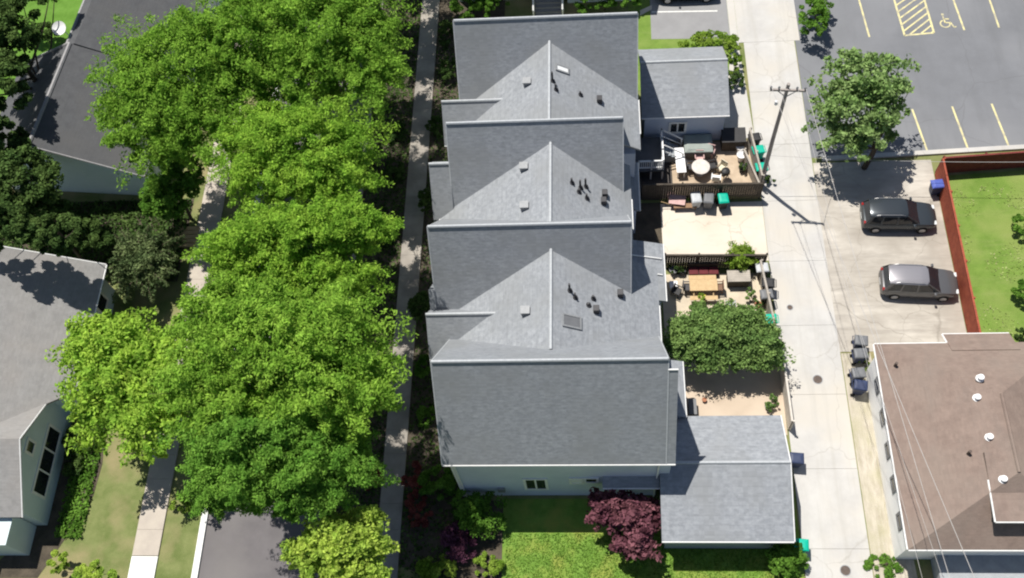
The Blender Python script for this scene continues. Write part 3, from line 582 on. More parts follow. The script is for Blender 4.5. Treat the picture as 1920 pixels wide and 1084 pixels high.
# manholes / drain lids
for px, py, lab in [(1533, 712, 'round iron manhole cover in the alley beside the sandy patio'), (1585, 1070, 'round iron manhole cover in the alley at the bottom edge'), (1481, 577, 'small iron manhole cover in the alley beside the black carts')]:
    p = at(px, py); r_ = .2 if py < 600 else .3
    t = thing('manhole_cover', lab, 'manhole', (p.x, p.y, .03), 0, 'manhole covers in the alley')
    MB().lathe((0, 0, 0), [(r_, 0), (r_, .012), (r_-.04, .012)], 20).build('rim', galv, t, world=False)
    MB().lathe((0, 0, 0), [(r_-.045, .002), (r_-.045, .014), (.05, .016)], 20).build('lid', rustmetal, t, world=False)
#@@OBJECTS
# ---------------- foliage ----------------
def leaf_mesh(name, m, parent, pts, nrm, size, aspect):
    """one mesh of small diamond leaves; pts world coords (N,3)"""
    n = len(pts); pts = np.asarray(pts); nrm = nrm/np.linalg.norm(nrm, axis=1)[:, None]
    t = rng.normal(size=(n, 3)); t -= nrm*(t*nrm).sum(1)[:, None]; t /= np.linalg.norm(t, axis=1)[:, None]
    w = np.cross(nrm, t); s = size*rng.uniform(.6, 1.4, (n, 1))
    v = np.empty((n, 4, 3)); v[:, 0] = pts-t*s*.5; v[:, 1] = pts+w*s*aspect*.5; v[:, 2] = pts+t*s*.5-nrm*s*.12; v[:, 3] = pts-w*s*aspect*.5
    v = v.reshape(-1, 3)
    if parent is not None:
        inv = np.array(PM[parent.name].inverted()); v = v @ inv[:3, :3].T+inv[:3, 3]
    me = bpy.data.meshes.new(name); me.vertices.add(4*n); me.vertices.foreach_set('co', v.ravel())
    me.loops.add(4*n); me.loops.foreach_set('vertex_index', np.arange(4*n, dtype=np.int32))
    me.polygons.add(n); me.polygons.foreach_set('loop_start', np.arange(0, 4*n, 4, dtype=np.int32))
    me.update(calc_edges=True); me.materials.append(m)
    o = bpy.data.objects.new(name, me); C.objects.link(o)
    if parent is not None: o.parent = parent; PM[o.name] = PM[parent.name]
    else: PM[o.name] = Matrix.Identity(4)
    return o
def crown_points(lobes, n, clump=.28, flat=.6, low=-.35, inner=.25, per=150):
    """lobes: (centre, rx, ry, rz); leaves gather in puffs on and inside each ellipsoid"""
    vol = np.array([l[1]*l[2] for l in lobes]); vol /= vol.sum(); P = []; Nn = []; CL = []
    for (c, rx, ry, rz), f in zip(lobes, vol):
        nl = int(n*f); nc = max(6, nl//per); r3 = np.array([rx, ry, rz])
        d = rng.normal(size=(nc*3, 3)); d /= np.linalg.norm(d, axis=1)[:, None]; d = d[d[:, 2] > low][:nc]
        k = np.where(rng.random(len(d)) < inner, rng.uniform(.3, .75, len(d)), rng.uniform(.72, 1.0, len(d)))
        cc = np.array(c)+d*k[:, None]*r3; cr = clump*min(rx, ry)*rng.uniform(.6, 1.25, len(d)); CL += [tuple(x) for x in cc]
        idx = rng.integers(0, len(d), nl); u = rng.normal(size=(nl, 3)); u /= np.linalg.norm(u, axis=1)[:, None]
        u[:, 2] = np.where(rng.random(nl) < .6, np.abs(u[:, 2]), u[:, 2])
        rad = rng.uniform(.35, 1.0, nl)**.6
        e = u*(cr[idx]*rad)[:, None]*np.array([1, 1, flat])
        P.append(cc[idx]+e); nn = u*.7+rng.normal(size=(nl, 3))*.55+np.array([0, 0, .5]); Nn.append(nn)
    return np.concatenate(P), np.concatenate(Nn), CL
def spray_points(lobes, n, per=130, low=-.25, reach=1.12, spread=.2, droop=.3):
    """leaves set along outward, drooping sprays: a feathery, uneven outline"""
    vol = np.array([l[1]*l[2] for l in lobes]); vol /= vol.sum(); P = []; Nn = []; CL = []
    for (c, rx, ry, rz), f in zip(lobes, vol):
        ns = max(8, int(n*f)//per); r3 = np.array([rx, ry, rz])
        d = rng.normal(size=(ns*3, 3)); d /= np.linalg.norm(d, axis=1)[:, None]; d = d[d[:, 2] > low][:ns]; ns = len(d)
        d2 = d+np.clip(rng.normal(size=d.shape), -1.5, 1.5)*.2
        a = np.array(c)+d*r3*rng.uniform(.2, .6, (ns, 1)); t = np.array(c)+d2*r3*rng.uniform(.68, reach, (ns, 1))
        CL += [tuple(x) for x in t]
        nl = int(per*ns); i = rng.integers(0, ns, nl); u = rng.beta(1.6, 1.1, nl)[:, None]
        L = np.linalg.norm(t-a, axis=1)[i][:, None]
        sp = np.clip(rng.normal(size=(nl, 3)), -1.7, 1.7)*(spread*L*(1.12-u)+.05)*np.array([1, 1, .5])
        p = a[i]*(1-u)+t[i]*u+sp; p[:, 2] += (.12*np.sin(u*3.14)*L-droop*.3*u**3*L)[:, 0]
        P.append(p); Nn.append(rng.normal(size=(nl, 3))*.6+np.array([0, 0, .55])+.4*(t-a)[i]/L)
    return np.concatenate(P), np.concatenate(Nn), CL
def lobe(px, py, z, rpx, rpy, rz):
    c = at(px, py, z); k = ppm(px, py, z); v = math.asin(min(1, abs((H_-z)/ (c-Vector((0, 0, H_))).length)))
    rx = rpx/k; a = (rpy/k)**2-(rz*math.cos(v))**2
    ry = math.sqrt(max(a, (.35*rx)**2))/math.sin(v)
    return (tuple(c), rx, ry, rz)
def tree(name, label, lobes, m, n, size, aspect, base=None, cat='tree', group=None, clump=.28, flat=.6, low=-.35, inner=.25, trunk=.22, branches=10, per=150, spray=None):
    LB = [lobe(*l) if len(l) == 6 else l for l in lobes]
    if base is None:
        w = sum(l[1]*l[2] for l in LB); base = (sum(l[0][0]*l[1]*l[2] for l in LB)/w, sum(l[0][1]*l[1]*l[2] for l in LB)/w, 0)
    t = thing(name, label, cat, tuple(base), 0, group)
    if spray: P, Nn, CL = spray_points(LB, n, **spray)
    else: P, Nn, CL = crown_points(LB, n, clump, flat, low, inner, per)
    kp = P[:, 2] > .05; leaf_mesh('crown', m, t, P[kp], Nn[kp], size, aspect)
    zc = sum(l[0][2] for l in LB)/len(LB); B0 = Vector(base); b = MB()
    top = Vector((base[0]+.2, base[1]+.1, max(.4, zc*.75)))
    b.tube([B0-Vector((0, 0, .1)), B0.lerp(top, .5)+Vector((.08, -.05, 0)), top], [trunk*1.25, trunk, trunk*.7], 9)
    rr = random.Random(len(label)); pick = rr.sample(CL, min(branches, len(CL)))
    for q in pick:
        q = Vector(q); s = B0.lerp(top, rr.uniform(.55, 1)); md = s.lerp(q, .5)+Vector((0, 0, -.1*(q-s).length*.5))
        b.tube([s, md, q], [trunk*.45, trunk*.26, trunk*.08], 6)
    b.build('trunk', bark, t, smooth=True)
    return t
gl = leafmat('locust_leaves', (.27, .46, .065), (.17, .33, .042), .4, .45)
gl2 = leafmat('locust_leaves_bright', (.335, .53, .07), (.2, .385, .045), .4, .45)
gl6 = leafmat('street_tree_leaves_fresh', (.32, .515, .075), (.2, .375, .048), .4, .45)
gl3 = leafmat('maple_leaves_lime', (.4, .58, .085), (.26, .45, .06), .4, .45)
gl4 = leafmat('street_tree_leaves_deep', (.22, .41, .065), (.13, .29, .042), .4, .45)
gl5 = leafmat('lime_young_leaves', (.44, .57, .1), (.29, .45, .07), .4, .42)
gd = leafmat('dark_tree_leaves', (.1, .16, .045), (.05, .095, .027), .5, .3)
gg = leafmat('grey_green_leaves', (.24, .36, .11), (.14, .24, .07), .45, .35)
gp = leafmat('lot_tree_leaves', (.3, .42, .16), (.17, .28, .085), .5, .4)
gb = leafmat('bush_leaves', (.15, .29, .045), (.085, .19, .027), .4, .35)
gy = leafmat('hedge_leaves', (.26, .37, .06), (.15, .26, .03), .4, .3)
ged = leafmat('evergreen_needles', (.2, .26, .11), (.08, .125, .05), .5, .25)
mr_ = leafmat('red_maple_leaves', (.215, .092, .11), (.115, .042, .06), .5, .25)
pur = leafmat('purple_leaves', (.15, .06, .1), (.09, .035, .06), .4, .2)
GT = 'big green trees along the street'
tree('locust_tree', 'wide feathery green tree beside the dark charcoal roof, at upper left', [(335, 150, 10.6, 148, 125, 2.9), (290, 235, 9.6, 108, 95, 2.6), (430, 90, 11.6, 110, 95, 2.6), (380, 255, 9.6, 95, 75, 2.4), (475, 165, 10.4, 55, 60, 2.2)], gl, 125550, .22, .36, group=GT, branches=16, spray=dict(per=230, reach=1.08, spread=.19))
tree('locust_tree', 'big green tree at the top edge left of the sidewalk', [(600, 70, 11.6, 150, 105, 2.9), (680, 130, 10.6, 85, 110, 2.6), (560, 150, 10.6, 90, 90, 2.4), (500, 20, 11.6, 90, 60, 2.4)], gl, 101250, .22, .36, group=GT, branches=14, spray=dict(per=230, reach=1.08, spread=.19))
tree('locust_tree', 'bright green tree between the two upper street trees and the pale-flecked gap', [(580, 270, 11.6, 130, 75, 2.4), (520, 335, 10.6, 115, 70, 2.4), (630, 330, 11.1, 80, 85, 2.4), (480, 275, 10.4, 75, 60, 2.0), (520, 235, 10.4, 70, 45, 2.0)], gl2, 124739, .18, .38, group=GT, branches=14, spray=dict(per=230, reach=1.08, spread=.19))
tree('locust_tree', 'bright yellow-green tree level with the cream pad, its rim over the sidewalk bed', [(560, 450, 11.6, 150, 70, 2.5), (480, 490, 10.6, 100, 80, 2.4), (650, 440, 11.6, 90, 70, 2.4), (600, 535, 10.6, 120, 55, 2.2)], gl2, 124739, .18, .38, group=GT, branches=14, spray=dict(per=230, reach=1.08, spread=.19))
tree('locust_tree', 'largest green tree, its crown level with the front townhouse ridge', [(550, 640, 12.1, 190, 105, 3.1), (625, 735, 11.6, 130, 105, 2.9), (440, 600, 11.1, 110, 80, 2.6), (430, 740, 10.6, 130, 100, 2.8)], gl6, 133650, .22, .36, group=GT, branches=18, spray=dict(per=230, reach=1.08, spread=.19))
tree('street_tree', 'deeper green tree hanging over the dark street at the bottom', [(500, 830, 10.6, 160, 75, 2.6), (440, 910, 10.1, 85, 75, 2.4), (600, 875, 10.1, 110, 80, 2.4), (540, 940, 9.4, 80, 45, 2.0)], gl4, 130409, .18, .38, group=GT, branches=14, spray=dict(per=230, reach=1.08, spread=.19))
tree('locust_tree', 'treetop poking in at the top edge next to the sidewalk', [(700, -50, 11.5, 95, 65, 2.6), (620, -70, 11.5, 120, 60, 2.6), (500, -60, 11, 110, 60, 2.4)], gl, 75600, .18, .38, group=GT, branches=12, spray=dict(per=230, reach=1.08, spread=.19))
for px, py, lab in [(700, -190, 'street tree beyond the top edge shading the sidewalk, nearer one'), (690, -330, 'street tree beyond the top edge shading the sidewalk, farther one')]:
    tree('locust_tree', lab, [(px, py, 11, 110, 90, 2.8), (px-110, py, 11, 100, 80, 2.6)], gl, 30000, .28, .36, group=GT, branches=10, spray=dict(per=150))
tree('maple_tree', 'yellow-green maple in front of the pale grey roof', [(235, 690, 6.5, 105, 90, 2.2), (210, 760, 6, 75, 70, 1.8), (290, 800, 6, 65, 70, 1.8), (330, 700, 6.5, 70, 80, 2), (215, 620, 6, 65, 40, 1.5), (170, 650, 6, 45, 50, 1.4)], gl3, 42000, .24, .55, base=tuple(at(265, 830)), group=GT, branches=14, spray=dict(per=90, reach=1.15, spread=.24))
tree('young_tree', 'lime-yellow young tree beside the sidewalk at the bottom edge', [(645, 1015, 8.2, 72, 52, 1.4), (580, 1045, 7.7, 50, 40, 1.1), (670, 1070, 7.7, 58, 40, 1.1), (690, 965, 8.2, 30, 24, .8)], gl5, 20000, .22, .55, base=tuple(at(655, 1120)), group=GT, branches=12, trunk=.12, spray=dict(per=90, reach=1.2, spread=.24))
tree('street_tree', 'small lime bush-like treetop at the bottom left corner beside the walk', [(180, 1080, 1.6, 42, 26, .7), (108, 1060, 1.2, 20, 24, .5)], gl5, 6000, .18, .6, branches=5, trunk=.07)
tree('street_tree', 'dark green tree at the upper left corner', [(10, 60, 8, 55, 90, 2.4), (0, 190, 8, 50, 90, 2.4), (60, -15, 8, 60, 30, 1.8)], gd, 26000, .26, .6, branches=8)
tree('street_tree', 'dark broad-leaved tree at the left edge in front of the charcoal roof house', [(30, 350, 6, 70, 70, 2), (15, 280, 6, 40, 50, 1.6), (75, 405, 4, 60, 45, 1.5)], gd, 26000, .24, .6, branches=8)
tree('street_tree', 'dark green small tree between the two left houses', [(330, 345, 4, 50, 60, 1.6), (300, 375, 3, 40, 40, 1.2)], gb, 9000, .26, .6, branches=6, trunk=.1)
tree('street_tree', 'dark hedge-like tree behind the pale grey roof', [(10, 430, 8.5, 80, 45, 1.6), (100, 440, 8, 75, 32, 1.3), (150, 445, 3, 60, 28, 1.1)], gd, 24000, .24, .6, base=(-33.5, 31.0, 0), branches=6, trunk=.1)
# shaggy evergreen
E_ = thing('evergreen_shrub', 'shaggy dark evergreen with drooping boughs behind the pale roof', 'evergreen', tuple(at(275, 530)))
P = []; Nn = []; b = MB(); ec = at(268, 495, 1.9)
for k in range(120):
    a = random.uniform(0, 6.28); el = random.uniform(.05, 1.2); L = random.uniform(1.8, 3.7); d = Vector((math.cos(a)*math.cos(el), math.sin(a)*math.cos(el)*.85, math.sin(el)*.6))
    tip = ec+d*L; nn = 330; tt = rng.uniform(.25, 1, nn); sp = rng.normal(size=(nn, 3))*(.27*(1.15-tt))[:, None]
    ln = np.array(ec)[None, :]+np.outer(tt, np.array(d*L)); ln[:, 2] -= .5*tt**2; P.append(ln+sp); Nn.append(rng.normal(size=(nn, 3))*.8+np.array([0, 0, .6]))
    b.tube([ec-Vector((0, 0, .4)), ec.lerp(tip, .6), tip-Vector((0, 0, .4))], [.05, .03, .01], 5)
P = np.concatenate(P); Nn = np.concatenate(Nn); kp = P[:, 2] > .05
leaf_mesh('crown', ged, E_, P[kp], Nn[kp], .26, .28)
b.tube([(E_.location.x, E_.location.y, -.1), tuple(ec)], [.15, .08], 8); b.build('trunk', bark, E_)
def bush(name, label, lobes, m, n, size=.16, aspect=.6, cat='bush', **kw): return tree(name, label, lobes, m, n, size, aspect, cat=cat, trunk=.05, branches=5, per=90, **kw)
tree('parking_lot_tree', 'grey-green tree at the corner of the parking lot', [(1625, 150, 5.5, 72, 68, 1.8), (1600, 215, 4.8, 80, 62, 1.8), (1655, 195, 5, 42, 55, 1.5), (1575, 265, 3.8, 45, 45, 1.3), (1635, 260, 4, 52, 38, 1.2)], gp, 13500, .27, .6, base=tuple(at(1620, 315)), trunk=.16, branches=14, clump=.3, per=110, spray=dict(per=90, reach=1.15, spread=.26))
bush('shrub', 'tall green shrub at the edge of the lot beside the top of the alley', [(1525, 35, 1.6, 26, 42, 1.3), (1535, 0, 1.6, 25, 30, 1.2)], gb, 7000)
tree('round_canopy_tree', 'dense grey-green round tree over the alley-side patios', [(1350, 625, 2.7, 100, 46, 1.1), (1290, 640, 2.5, 48, 42, 1.0), (1430, 648, 2.5, 46, 42, 1.0), (1370, 660, 2.2, 98, 34, .8), (1360, 602, 2.5, 80, 25, .8)], gg, 60000, .2, .45, base=tuple(at(1375, 690)), trunk=.14, clump=.34, flat=.7, branches=12, per=150, spray=dict(per=100, reach=1.08, spread=.26, low=-.4))
tree('red_maple', 'dark red Japanese maple in front of the porch', [(1165, 965, 2.6, 62, 42, 1.0), (1190, 1010, 2.2, 52, 45, 1.0), (1130, 955, 2.4, 38, 30, .8), (1205, 960, 2.4, 35, 35, .8)], mr_, 7500, .26, .7, base=tuple(at(1175, 1015)), trunk=.09, branches=9, clump=.33, flat=.5, per=80, spray=dict(per=45, reach=1.15, spread=.24, droop=.6))
bush('shrub', 'round green shrub at the front corner of the alley garage', [(1475, 1047, .8, 35, 33, .75)], gb, 5000, .13)
bush('shrub', 'dark green shrub in front of the blue facade corner', [(905, 965, 1, 45, 42, .9), (880, 945, .9, 35, 35, .8)], gb, 6000, .15)
bush('shrub', 'small green shrub at the left corner of the blue facade', [(822, 905, .9, 38, 30, .8), (845, 895, 1, 22, 20, .6)], gb, 4500, .15)
bush('shrub', 'dark purple shrub on the shaded bed by the lawn', [(865, 1012, .7, 38, 34, .6)], pur, 4500, .13)
bush('shrub', 'reddish shrub right beside the sidewalk', [(775, 905, .7, 20, 42, .6), (790, 960, .6, 22, 28, .5)], leafmat('barberry_leaves', (.26, .08, .065), (.15, .045, .04)), 4500, .13)
bush('shrub', 'low lime green plant at the bottom edge of the bed', [(820, 1070, .5, 40, 26, .4), (915, 1060, .4, 28, 22, .35)], gy, 4500, .15)
bush('shrub', 'dark clipped shrub between the sidewalk and the front dormer', [(790, 575, .8, 24, 26, .8)], gd, 3500, .14)
bush('shrub', 'dark clipped shrub beside the sidewalk level with the middle ridge', [(800, 375, .8, 15, 26, .8)], gd, 3000, .14)
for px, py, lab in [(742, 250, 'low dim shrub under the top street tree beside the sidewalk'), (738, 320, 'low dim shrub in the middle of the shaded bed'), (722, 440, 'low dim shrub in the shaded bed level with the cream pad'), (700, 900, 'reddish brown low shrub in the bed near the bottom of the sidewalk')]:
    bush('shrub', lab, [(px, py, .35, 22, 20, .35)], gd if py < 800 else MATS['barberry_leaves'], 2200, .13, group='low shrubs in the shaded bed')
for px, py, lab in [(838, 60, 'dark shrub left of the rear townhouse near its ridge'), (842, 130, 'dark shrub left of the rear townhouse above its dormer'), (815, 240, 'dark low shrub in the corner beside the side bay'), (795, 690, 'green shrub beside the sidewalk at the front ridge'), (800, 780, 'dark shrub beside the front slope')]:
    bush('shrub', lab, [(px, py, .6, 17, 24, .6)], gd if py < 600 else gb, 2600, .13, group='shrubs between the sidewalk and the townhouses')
bush('hedge', 'bright green hedge wrapping the corner of the rear garage', [(1372, 105, .9, 16, 36, .9), (1330, 82, .6, 55, 10, .5)], gy, 8000, .14, cat='hedge')
bush('shrub', 'dark round shrub at the alley corner of the rear garage', [(1378, 150, .6, 17, 17, .6)], gd, 2500, .12)
bush('shrub', 'bright palm-like plant at the alley end of the brown fence', [(1390, 484, 1.0, 26, 22, .7)], gy, 4200, .26, aspect=.22, spray=dict(per=60, reach=1.3))
bush('shrub', 'dark evergreen at the top edge in front of the pale house', [(1115, 5, .8, 45, 14, .8), (1180, 2, 1, 22, 20, .9)], gb, 5000, .15)
bush('shrub', 'green bushes at the top edge beside the sidewalk', [(890, 12, 1, 50, 22, 1.0), (930, 5, 1.2, 25, 22, 1)], gb, 6000, .17)
bush('shrub', 'dark round bush on the bright lawn behind the charcoal roof', [(80, 62, 1.0, 32, 22, 1.0)], gd, 5000, .15)
bush('shrub', 'small green shrub at the right edge of the right lawn, upper one', [(1925, 420, .8, 22, 24, .7)], gb, 2500, .15)
bush('shrub', 'small green shrub at the right edge of the right lawn, lower one', [(1922, 545, .8, 20, 24, .7)], gb, 2500, .15)
bush('shrub', 'dark low bush behind the brown roof at the right edge', [(1915, 628, .5, 22, 12, .5)], gd, 2000, .14)
bush('shrub', 'weedy green tuft between the two navy cart pairs', [(1618, 678, .3, 12, 22, .3)], gy, 1200, .13)
bush('shrub', 'green grass clump at the bottom of the gravel strip', [(1655, 1062, .12, 34, 20, .12)], gb, 3000, .1)
bush('shrub', 'dark foundation planting under the yellow-green maple', [(150, 830, .5, 30, 55, .5)], gd, 3500, .15)
bush('shrub', 'yellow-leaved plant beside the white street kerb', [(348, 945, .4, 28, 16, .35)], gy, 1800, .14)
bush('shrub', 'weed in the corner of the sandy patio by the whitish fence', [(1448, 758, .4, 12, 16, .35)], gg, 900, .12)
bush('shrub', 'dark vine along the foot of the utility pole', [(1437, 338, .4, 16, 10, .35)], gd, 900, .12)
bush('shrub', 'leafy green plant behind the yellow planter', [(1308, 580, .5, 22, 16, .45)], gg, 1800, .16)
bush('shrub', 'green plants at the back of the cream patio, beside the pale fence', [(1408, 560, .5, 10, 22, .4)], gg, 1200, .14)
# grass blades on the near lawn
pts = np.stack([rng.uniform(-5.0, 11, 16000), rng.uniform(9.5, 13.3, 16000), np.full(16000, .05)], 1)
o = leaf_mesh('grass', leafmat('grass_blades', (.2, .34, .055), (.13, .24, .035), .35), None, pts, rng.normal(size=(16000, 3))+np.array([0, 0, .4]), .13, .3); o['kind'] = 'stuff'
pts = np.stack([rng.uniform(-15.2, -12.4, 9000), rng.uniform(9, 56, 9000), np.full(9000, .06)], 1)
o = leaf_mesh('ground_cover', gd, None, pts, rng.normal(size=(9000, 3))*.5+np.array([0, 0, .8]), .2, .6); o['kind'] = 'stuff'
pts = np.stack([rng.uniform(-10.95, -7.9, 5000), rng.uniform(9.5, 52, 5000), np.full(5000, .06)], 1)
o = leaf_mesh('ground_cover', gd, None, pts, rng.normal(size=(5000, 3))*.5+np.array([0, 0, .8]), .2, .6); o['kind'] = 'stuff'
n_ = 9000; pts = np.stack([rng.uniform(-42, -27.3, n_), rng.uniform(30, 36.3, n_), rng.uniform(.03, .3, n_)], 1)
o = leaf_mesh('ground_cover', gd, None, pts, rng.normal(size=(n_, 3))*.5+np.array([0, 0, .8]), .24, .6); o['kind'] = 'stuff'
n_ = 2500; u_ = rng.uniform(0, 1, n_); pts = np.stack([-31.4+rng.uniform(0, 1.6, n_), 13+8*u_, rng.uniform(.03, .35, n_)], 1)
o = leaf_mesh('ground_cover', gb, None, pts, rng.normal(size=(n_, 3))*.5+np.array([0, 0, .8]), .2, .6); o['kind'] = 'stuff'
n_ = 2600; pts = np.stack([rng.uniform(23, 32, n_), 25+11*rng.beta(1.3, 1.3, n_), np.full(n_, .05)], 1); pts = pts[(np.sin(pts[:, 0]*1.7+np.sin(pts[:, 1]*.9)*2)+np.sin(pts[:, 1]*1.3)) > .2]
o = leaf_mesh('clover', leafmat('pale_clover', (.42, .46, .2), (.25, .34, .08), .4), None, pts, rng.normal(size=pts.shape)*.4+np.array([0, 0, .8]), .11, .7); o['kind'] = 'stuff'
# ---------------- wheeled carts ----------------
def make_cart(label, loc, rz, body, lid, group):
    t = thing('wheeled_cart', label, 'garbage cart', loc, rz, group)
    def ring(z, w, d, y0=0): return [(-w/2, y0-d/2, z), (w/2, y0-d/2, z), (w/2, y0+d/2, z), (-w/2, y0+d/2, z)]
    MB().loft([ring(.06, .46, .5, .02), ring(.2, .5, .54, .01), ring(.85, .58, .66), ring(.95, .62, .72), ring(.99, .62, .72)]).build('bin', body, t, world=False, bevel=.02)
    MB().loft([ring(.99, .66, .78, -.01), ring(1.04, .66, .78, -.01), ring(1.1, .56, .66, .02), ring(1.12, .3, .4, .02)]).build('lid', lid, t, world=False, bevel=.02)
    MB().tube([(-.26, .4, .95), (-.26, .47, .97), (.26, .47, .97), (.26, .4, .95)], .025, 6).build('handle', body, t, world=False)
    for x in (-.29, .29): MB().tube([(x-.035, .26, .13), (x+.035, .26, .13)], .13, 14).build('wheel', rubber, t, world=False)
    return t
CG = 'wheeled carts along the alley'
def gp_(px, py): return at(px, py)+Vector((0, 0, .03))
make_cart('teal-lidded cart outside the weathered grey fence, nearest the crossarm', gp_(1418, 298), R_(-80), teal, teal, CG)
make_cart('teal cart half hidden by the leaning pole', gp_(1424, 330), R_(-85), blackplastic, teal, CG)
make_cart('dark cart behind the upper teal cart', gp_(1411, 275), R_(-80), blackplastic, blackplastic, CG)
make_cart('teal cart at the end of the row against the dark brown fence', gp_(1353, 388), R_(5), blackplastic, teal, CG)
make_cart('dark grey cart between the pale cart and the teal cart', gp_(1326, 388), R_(-8), greyplastic, greyplastic, CG)
make_cart('pale grey cart in the row against the dark brown fence', gp_(1303, 387), R_(6), mat('pale_grey_plastic', (.5, .52, .54), None, 4, .5), MATS['pale_grey_plastic'], CG)
make_cart('teal cart on the alley next to the round canopy tree', gp_(1440, 612), R_(-88), teal, teal, CG)
make_cart('black cart with a pale lid above the teal one on the alley', gp_(1433, 566), R_(-84), blackplastic, greyplastic, CG)
make_cart('black cart in the middle of the pale fence row', gp_(1436, 545), R_(-95), blackplastic, blackplastic, CG)
make_cart('grey-lidded black cart farthest up the pale fence row', gp_(1425, 517), R_(-86), blackplastic, MATS['pale_grey_plastic'], CG)
make_cart('cart with bright blue lid in the corner of the red fence', gp_(1749, 362), R_(-85), bluegrey, bluelid, CG)
for px, py, lab in [(1607, 652, 'navy cart farthest up the gravel strip'), (1606, 676, 'navy cart second up the gravel strip'), (1602, 712, 'navy cart just below the weedy tuft'), (1606, 735, 'navy cart nearest the bare gravel')]:
    make_cart(lab, gp_(px, py), R_(80+(py % 7)*3), bluegrey, bluegrey if py % 2 else greyplastic, CG)
make_cart('teal cart at the alley side of the front garage beside the round shrub', gp_(1496, 1030), R_(85), teal, teal, CG)
make_cart('blue cart in the gap between whitish fence and front garage', gp_(1488, 870), R_(85), bluegrey, bluegrey, CG)
# ---------------- cars ----------------
def make_car(label, loc, rz, paint, roofm):
    t = thing('parked_car', label, 'car', loc, rz, 'parked cars')
    st = [(-2.28, .62, .45, .74, .8), (-2.2, .8, .32, .95, .98), (-1.9, .88, .26, 1.0, 1.04), (-1.3, .92, .24, 1.02, 1.05), (0, .92, .22, 1.0, 1.03), (1.0, .92, .24, .98, 1.03), (1.5, .9, .26, .92, 1.0), (1.95, .86, .3, .84, .92), (2.2, .74, .38, .72, .8), (2.31, .5, .45, .62, .66)]
    rings = []
    for x, w, zb, zs, zt in st:
        rings.append([(x, -w*.9, zb), (x, -w, zb+.15), (x, -w, zs-.12), (x, -w*.93, zs), (x, -w*.45, zt), (x, w*.45, zt), (x, w*.93, zs), (x, w, zs-.12), (x, w, zb+.15), (x, w*.9, zb)])
    MB().loft(rings).build('body', paint, t, world=False, smooth=True)
    base = [(-2.12, .8), (-1.2, .86), (0, .86), (.75, .84), (1.12, .78)]; zb = 1.0
    lo = [(x, s*w, zb) for x, w in base for s in (1,)]
    B = MB(); top = [(-1.78, .62), (-1.1, .66), (-.2, .67), (.2, .65), (.3, .6)]; zt = 1.6
    V = [(x, -w, zb) for x, w in base]+[(x, w, zb) for x, w in base[::-1]]; T_ = [(x, -w, zt) for x, w in top]+[(x, w, zt) for x, w in top[::-1]]
    B.loft([V, T_]); B.build('window', glass, t, world=False)
    rt = [[(x, -w*1.03, z-.03), (x, -w*.9, z+.02), (x, -w*.4, z+.06), (x, w*.4, z+.06), (x, w*.9, z+.02), (x, w*1.03, z-.03)] for x, w, z in [(-1.95, .6, 1.55), (-1.75, .66, 1.6), (-1.0, .68, 1.63), (-.2, .68, 1.63), (.2, .66, 1.6), (.34, .6, 1.55)]]
    ro = MB().loft(rt).build('roof', roofm, t, world=False, smooth=True)
    for s in (-1, 1): MB().tube([(-1.6, s*.63, 1.64), (-1.4, s*.63, 1.71), (-.1, s*.63, 1.71), (.1, s*.63, 1.64)], .02, 6).build('roof_rail', alloy, ro, world=False)
    for s in (-1, 1):
        for xb, xt, wb, wt in [(-2.1, -1.76, .8, .63), (-.25, -.3, .87, .68), (1.1, .28, .79, .61), (-1.25, -1.15, .87, .67)]:
            pl = MB(); w_ = .05 if xb > -1.5 else .1
            pl.add([(xb-w_, s*wb, zb-.02), (xb+w_, s*wb, zb-.02), (xt+w_, s*(wt+.015), zt), (xt-w_, s*(wt+.015), zt), (xb-w_, s*(wb+.025), zb-.02), (xb+w_, s*(wb+.025), zb-.02), (xt+w_, s*(wt+.04), zt), (xt-w_, s*(wt+.04), zt)],
                   [(0, 1, 2, 3), (7, 6, 5, 4), (0, 4, 5, 1), (1, 5, 6, 2), (2, 6, 7, 3), (3, 7, 4, 0)])
            pl.build('pillar', paint, t, world=False)
    for x in (-1.42, 1.42):
        for s in (-1, 1):
            w = MB().tube([(x, s*.72, .34), (x, s*.75, .34), (x, s*.9, .34), (x, s*.94, .34)], [.3, .34, .34, .31], 22).build('wheel', rubber, t, world=False)
            MB().tube([(x, s*.9, .34), (x, s*.955, .34)], [.22, .2], 12).build('rim', alloy, w, world=False)
    for s in (-1, 1):
        MB().cbox((2.16, s*.58, .74), (.16, .3, .14)).build('headlight', mat('headlight_glass', (.7, .72, .72), None, 3, .15), t, world=False, bevel=.03)
        MB().cbox((-2.18, s*.68, .9), (.12, .2, .2)).build('tail_light', mat('tail_light_red', (.3, .02, .02), None, 3, .2), t, world=False, bevel=.03)
        MB().cbox((.78, s*1.0, 1.05), (.14, .2, .14)).build('mirror', paint, t, world=False, bevel=.03)
    MB().cbox((2.29, 0, .5), (.06, .9, .14)).build('grille', blackplastic, t, world=False)
    MB().cbox((-2.27, 0, .62), (.05, .5, .13)).build('number_plate', mat('plain_plate', (.6, .6, .58), None, 3, .5), t, world=False)
    return t
def carpaint(name, c, rough=.25):
    m = mat(name, c, c, 2, rough, spec=.6, metal=.4); return m
p1 = carpaint('slate_car_paint', (.05, .06, .07)); p2 = carpaint('grey_car_paint', (.13, .13, .135)); p3 = carpaint('black_car_paint', (.012, .012, .013))
ctr = (at(1614, 425)+at(1752, 425))/2; make_car('dark slate SUV parked nearer the lot tree', (19.5, 33.25, .025), R_(-2), p1, p1)
make_car('charcoal grey SUV with a light silver roof, nearer the brown roof', (19.95, 28.45, .025), R_(-4), p2, carpaint('silver_roof_paint', (.3, .29, .31), .3))
make_car('black car parked on the grey pad at the top edge', (7.5, 53.35, .03), R_(90+90), p3, p3)
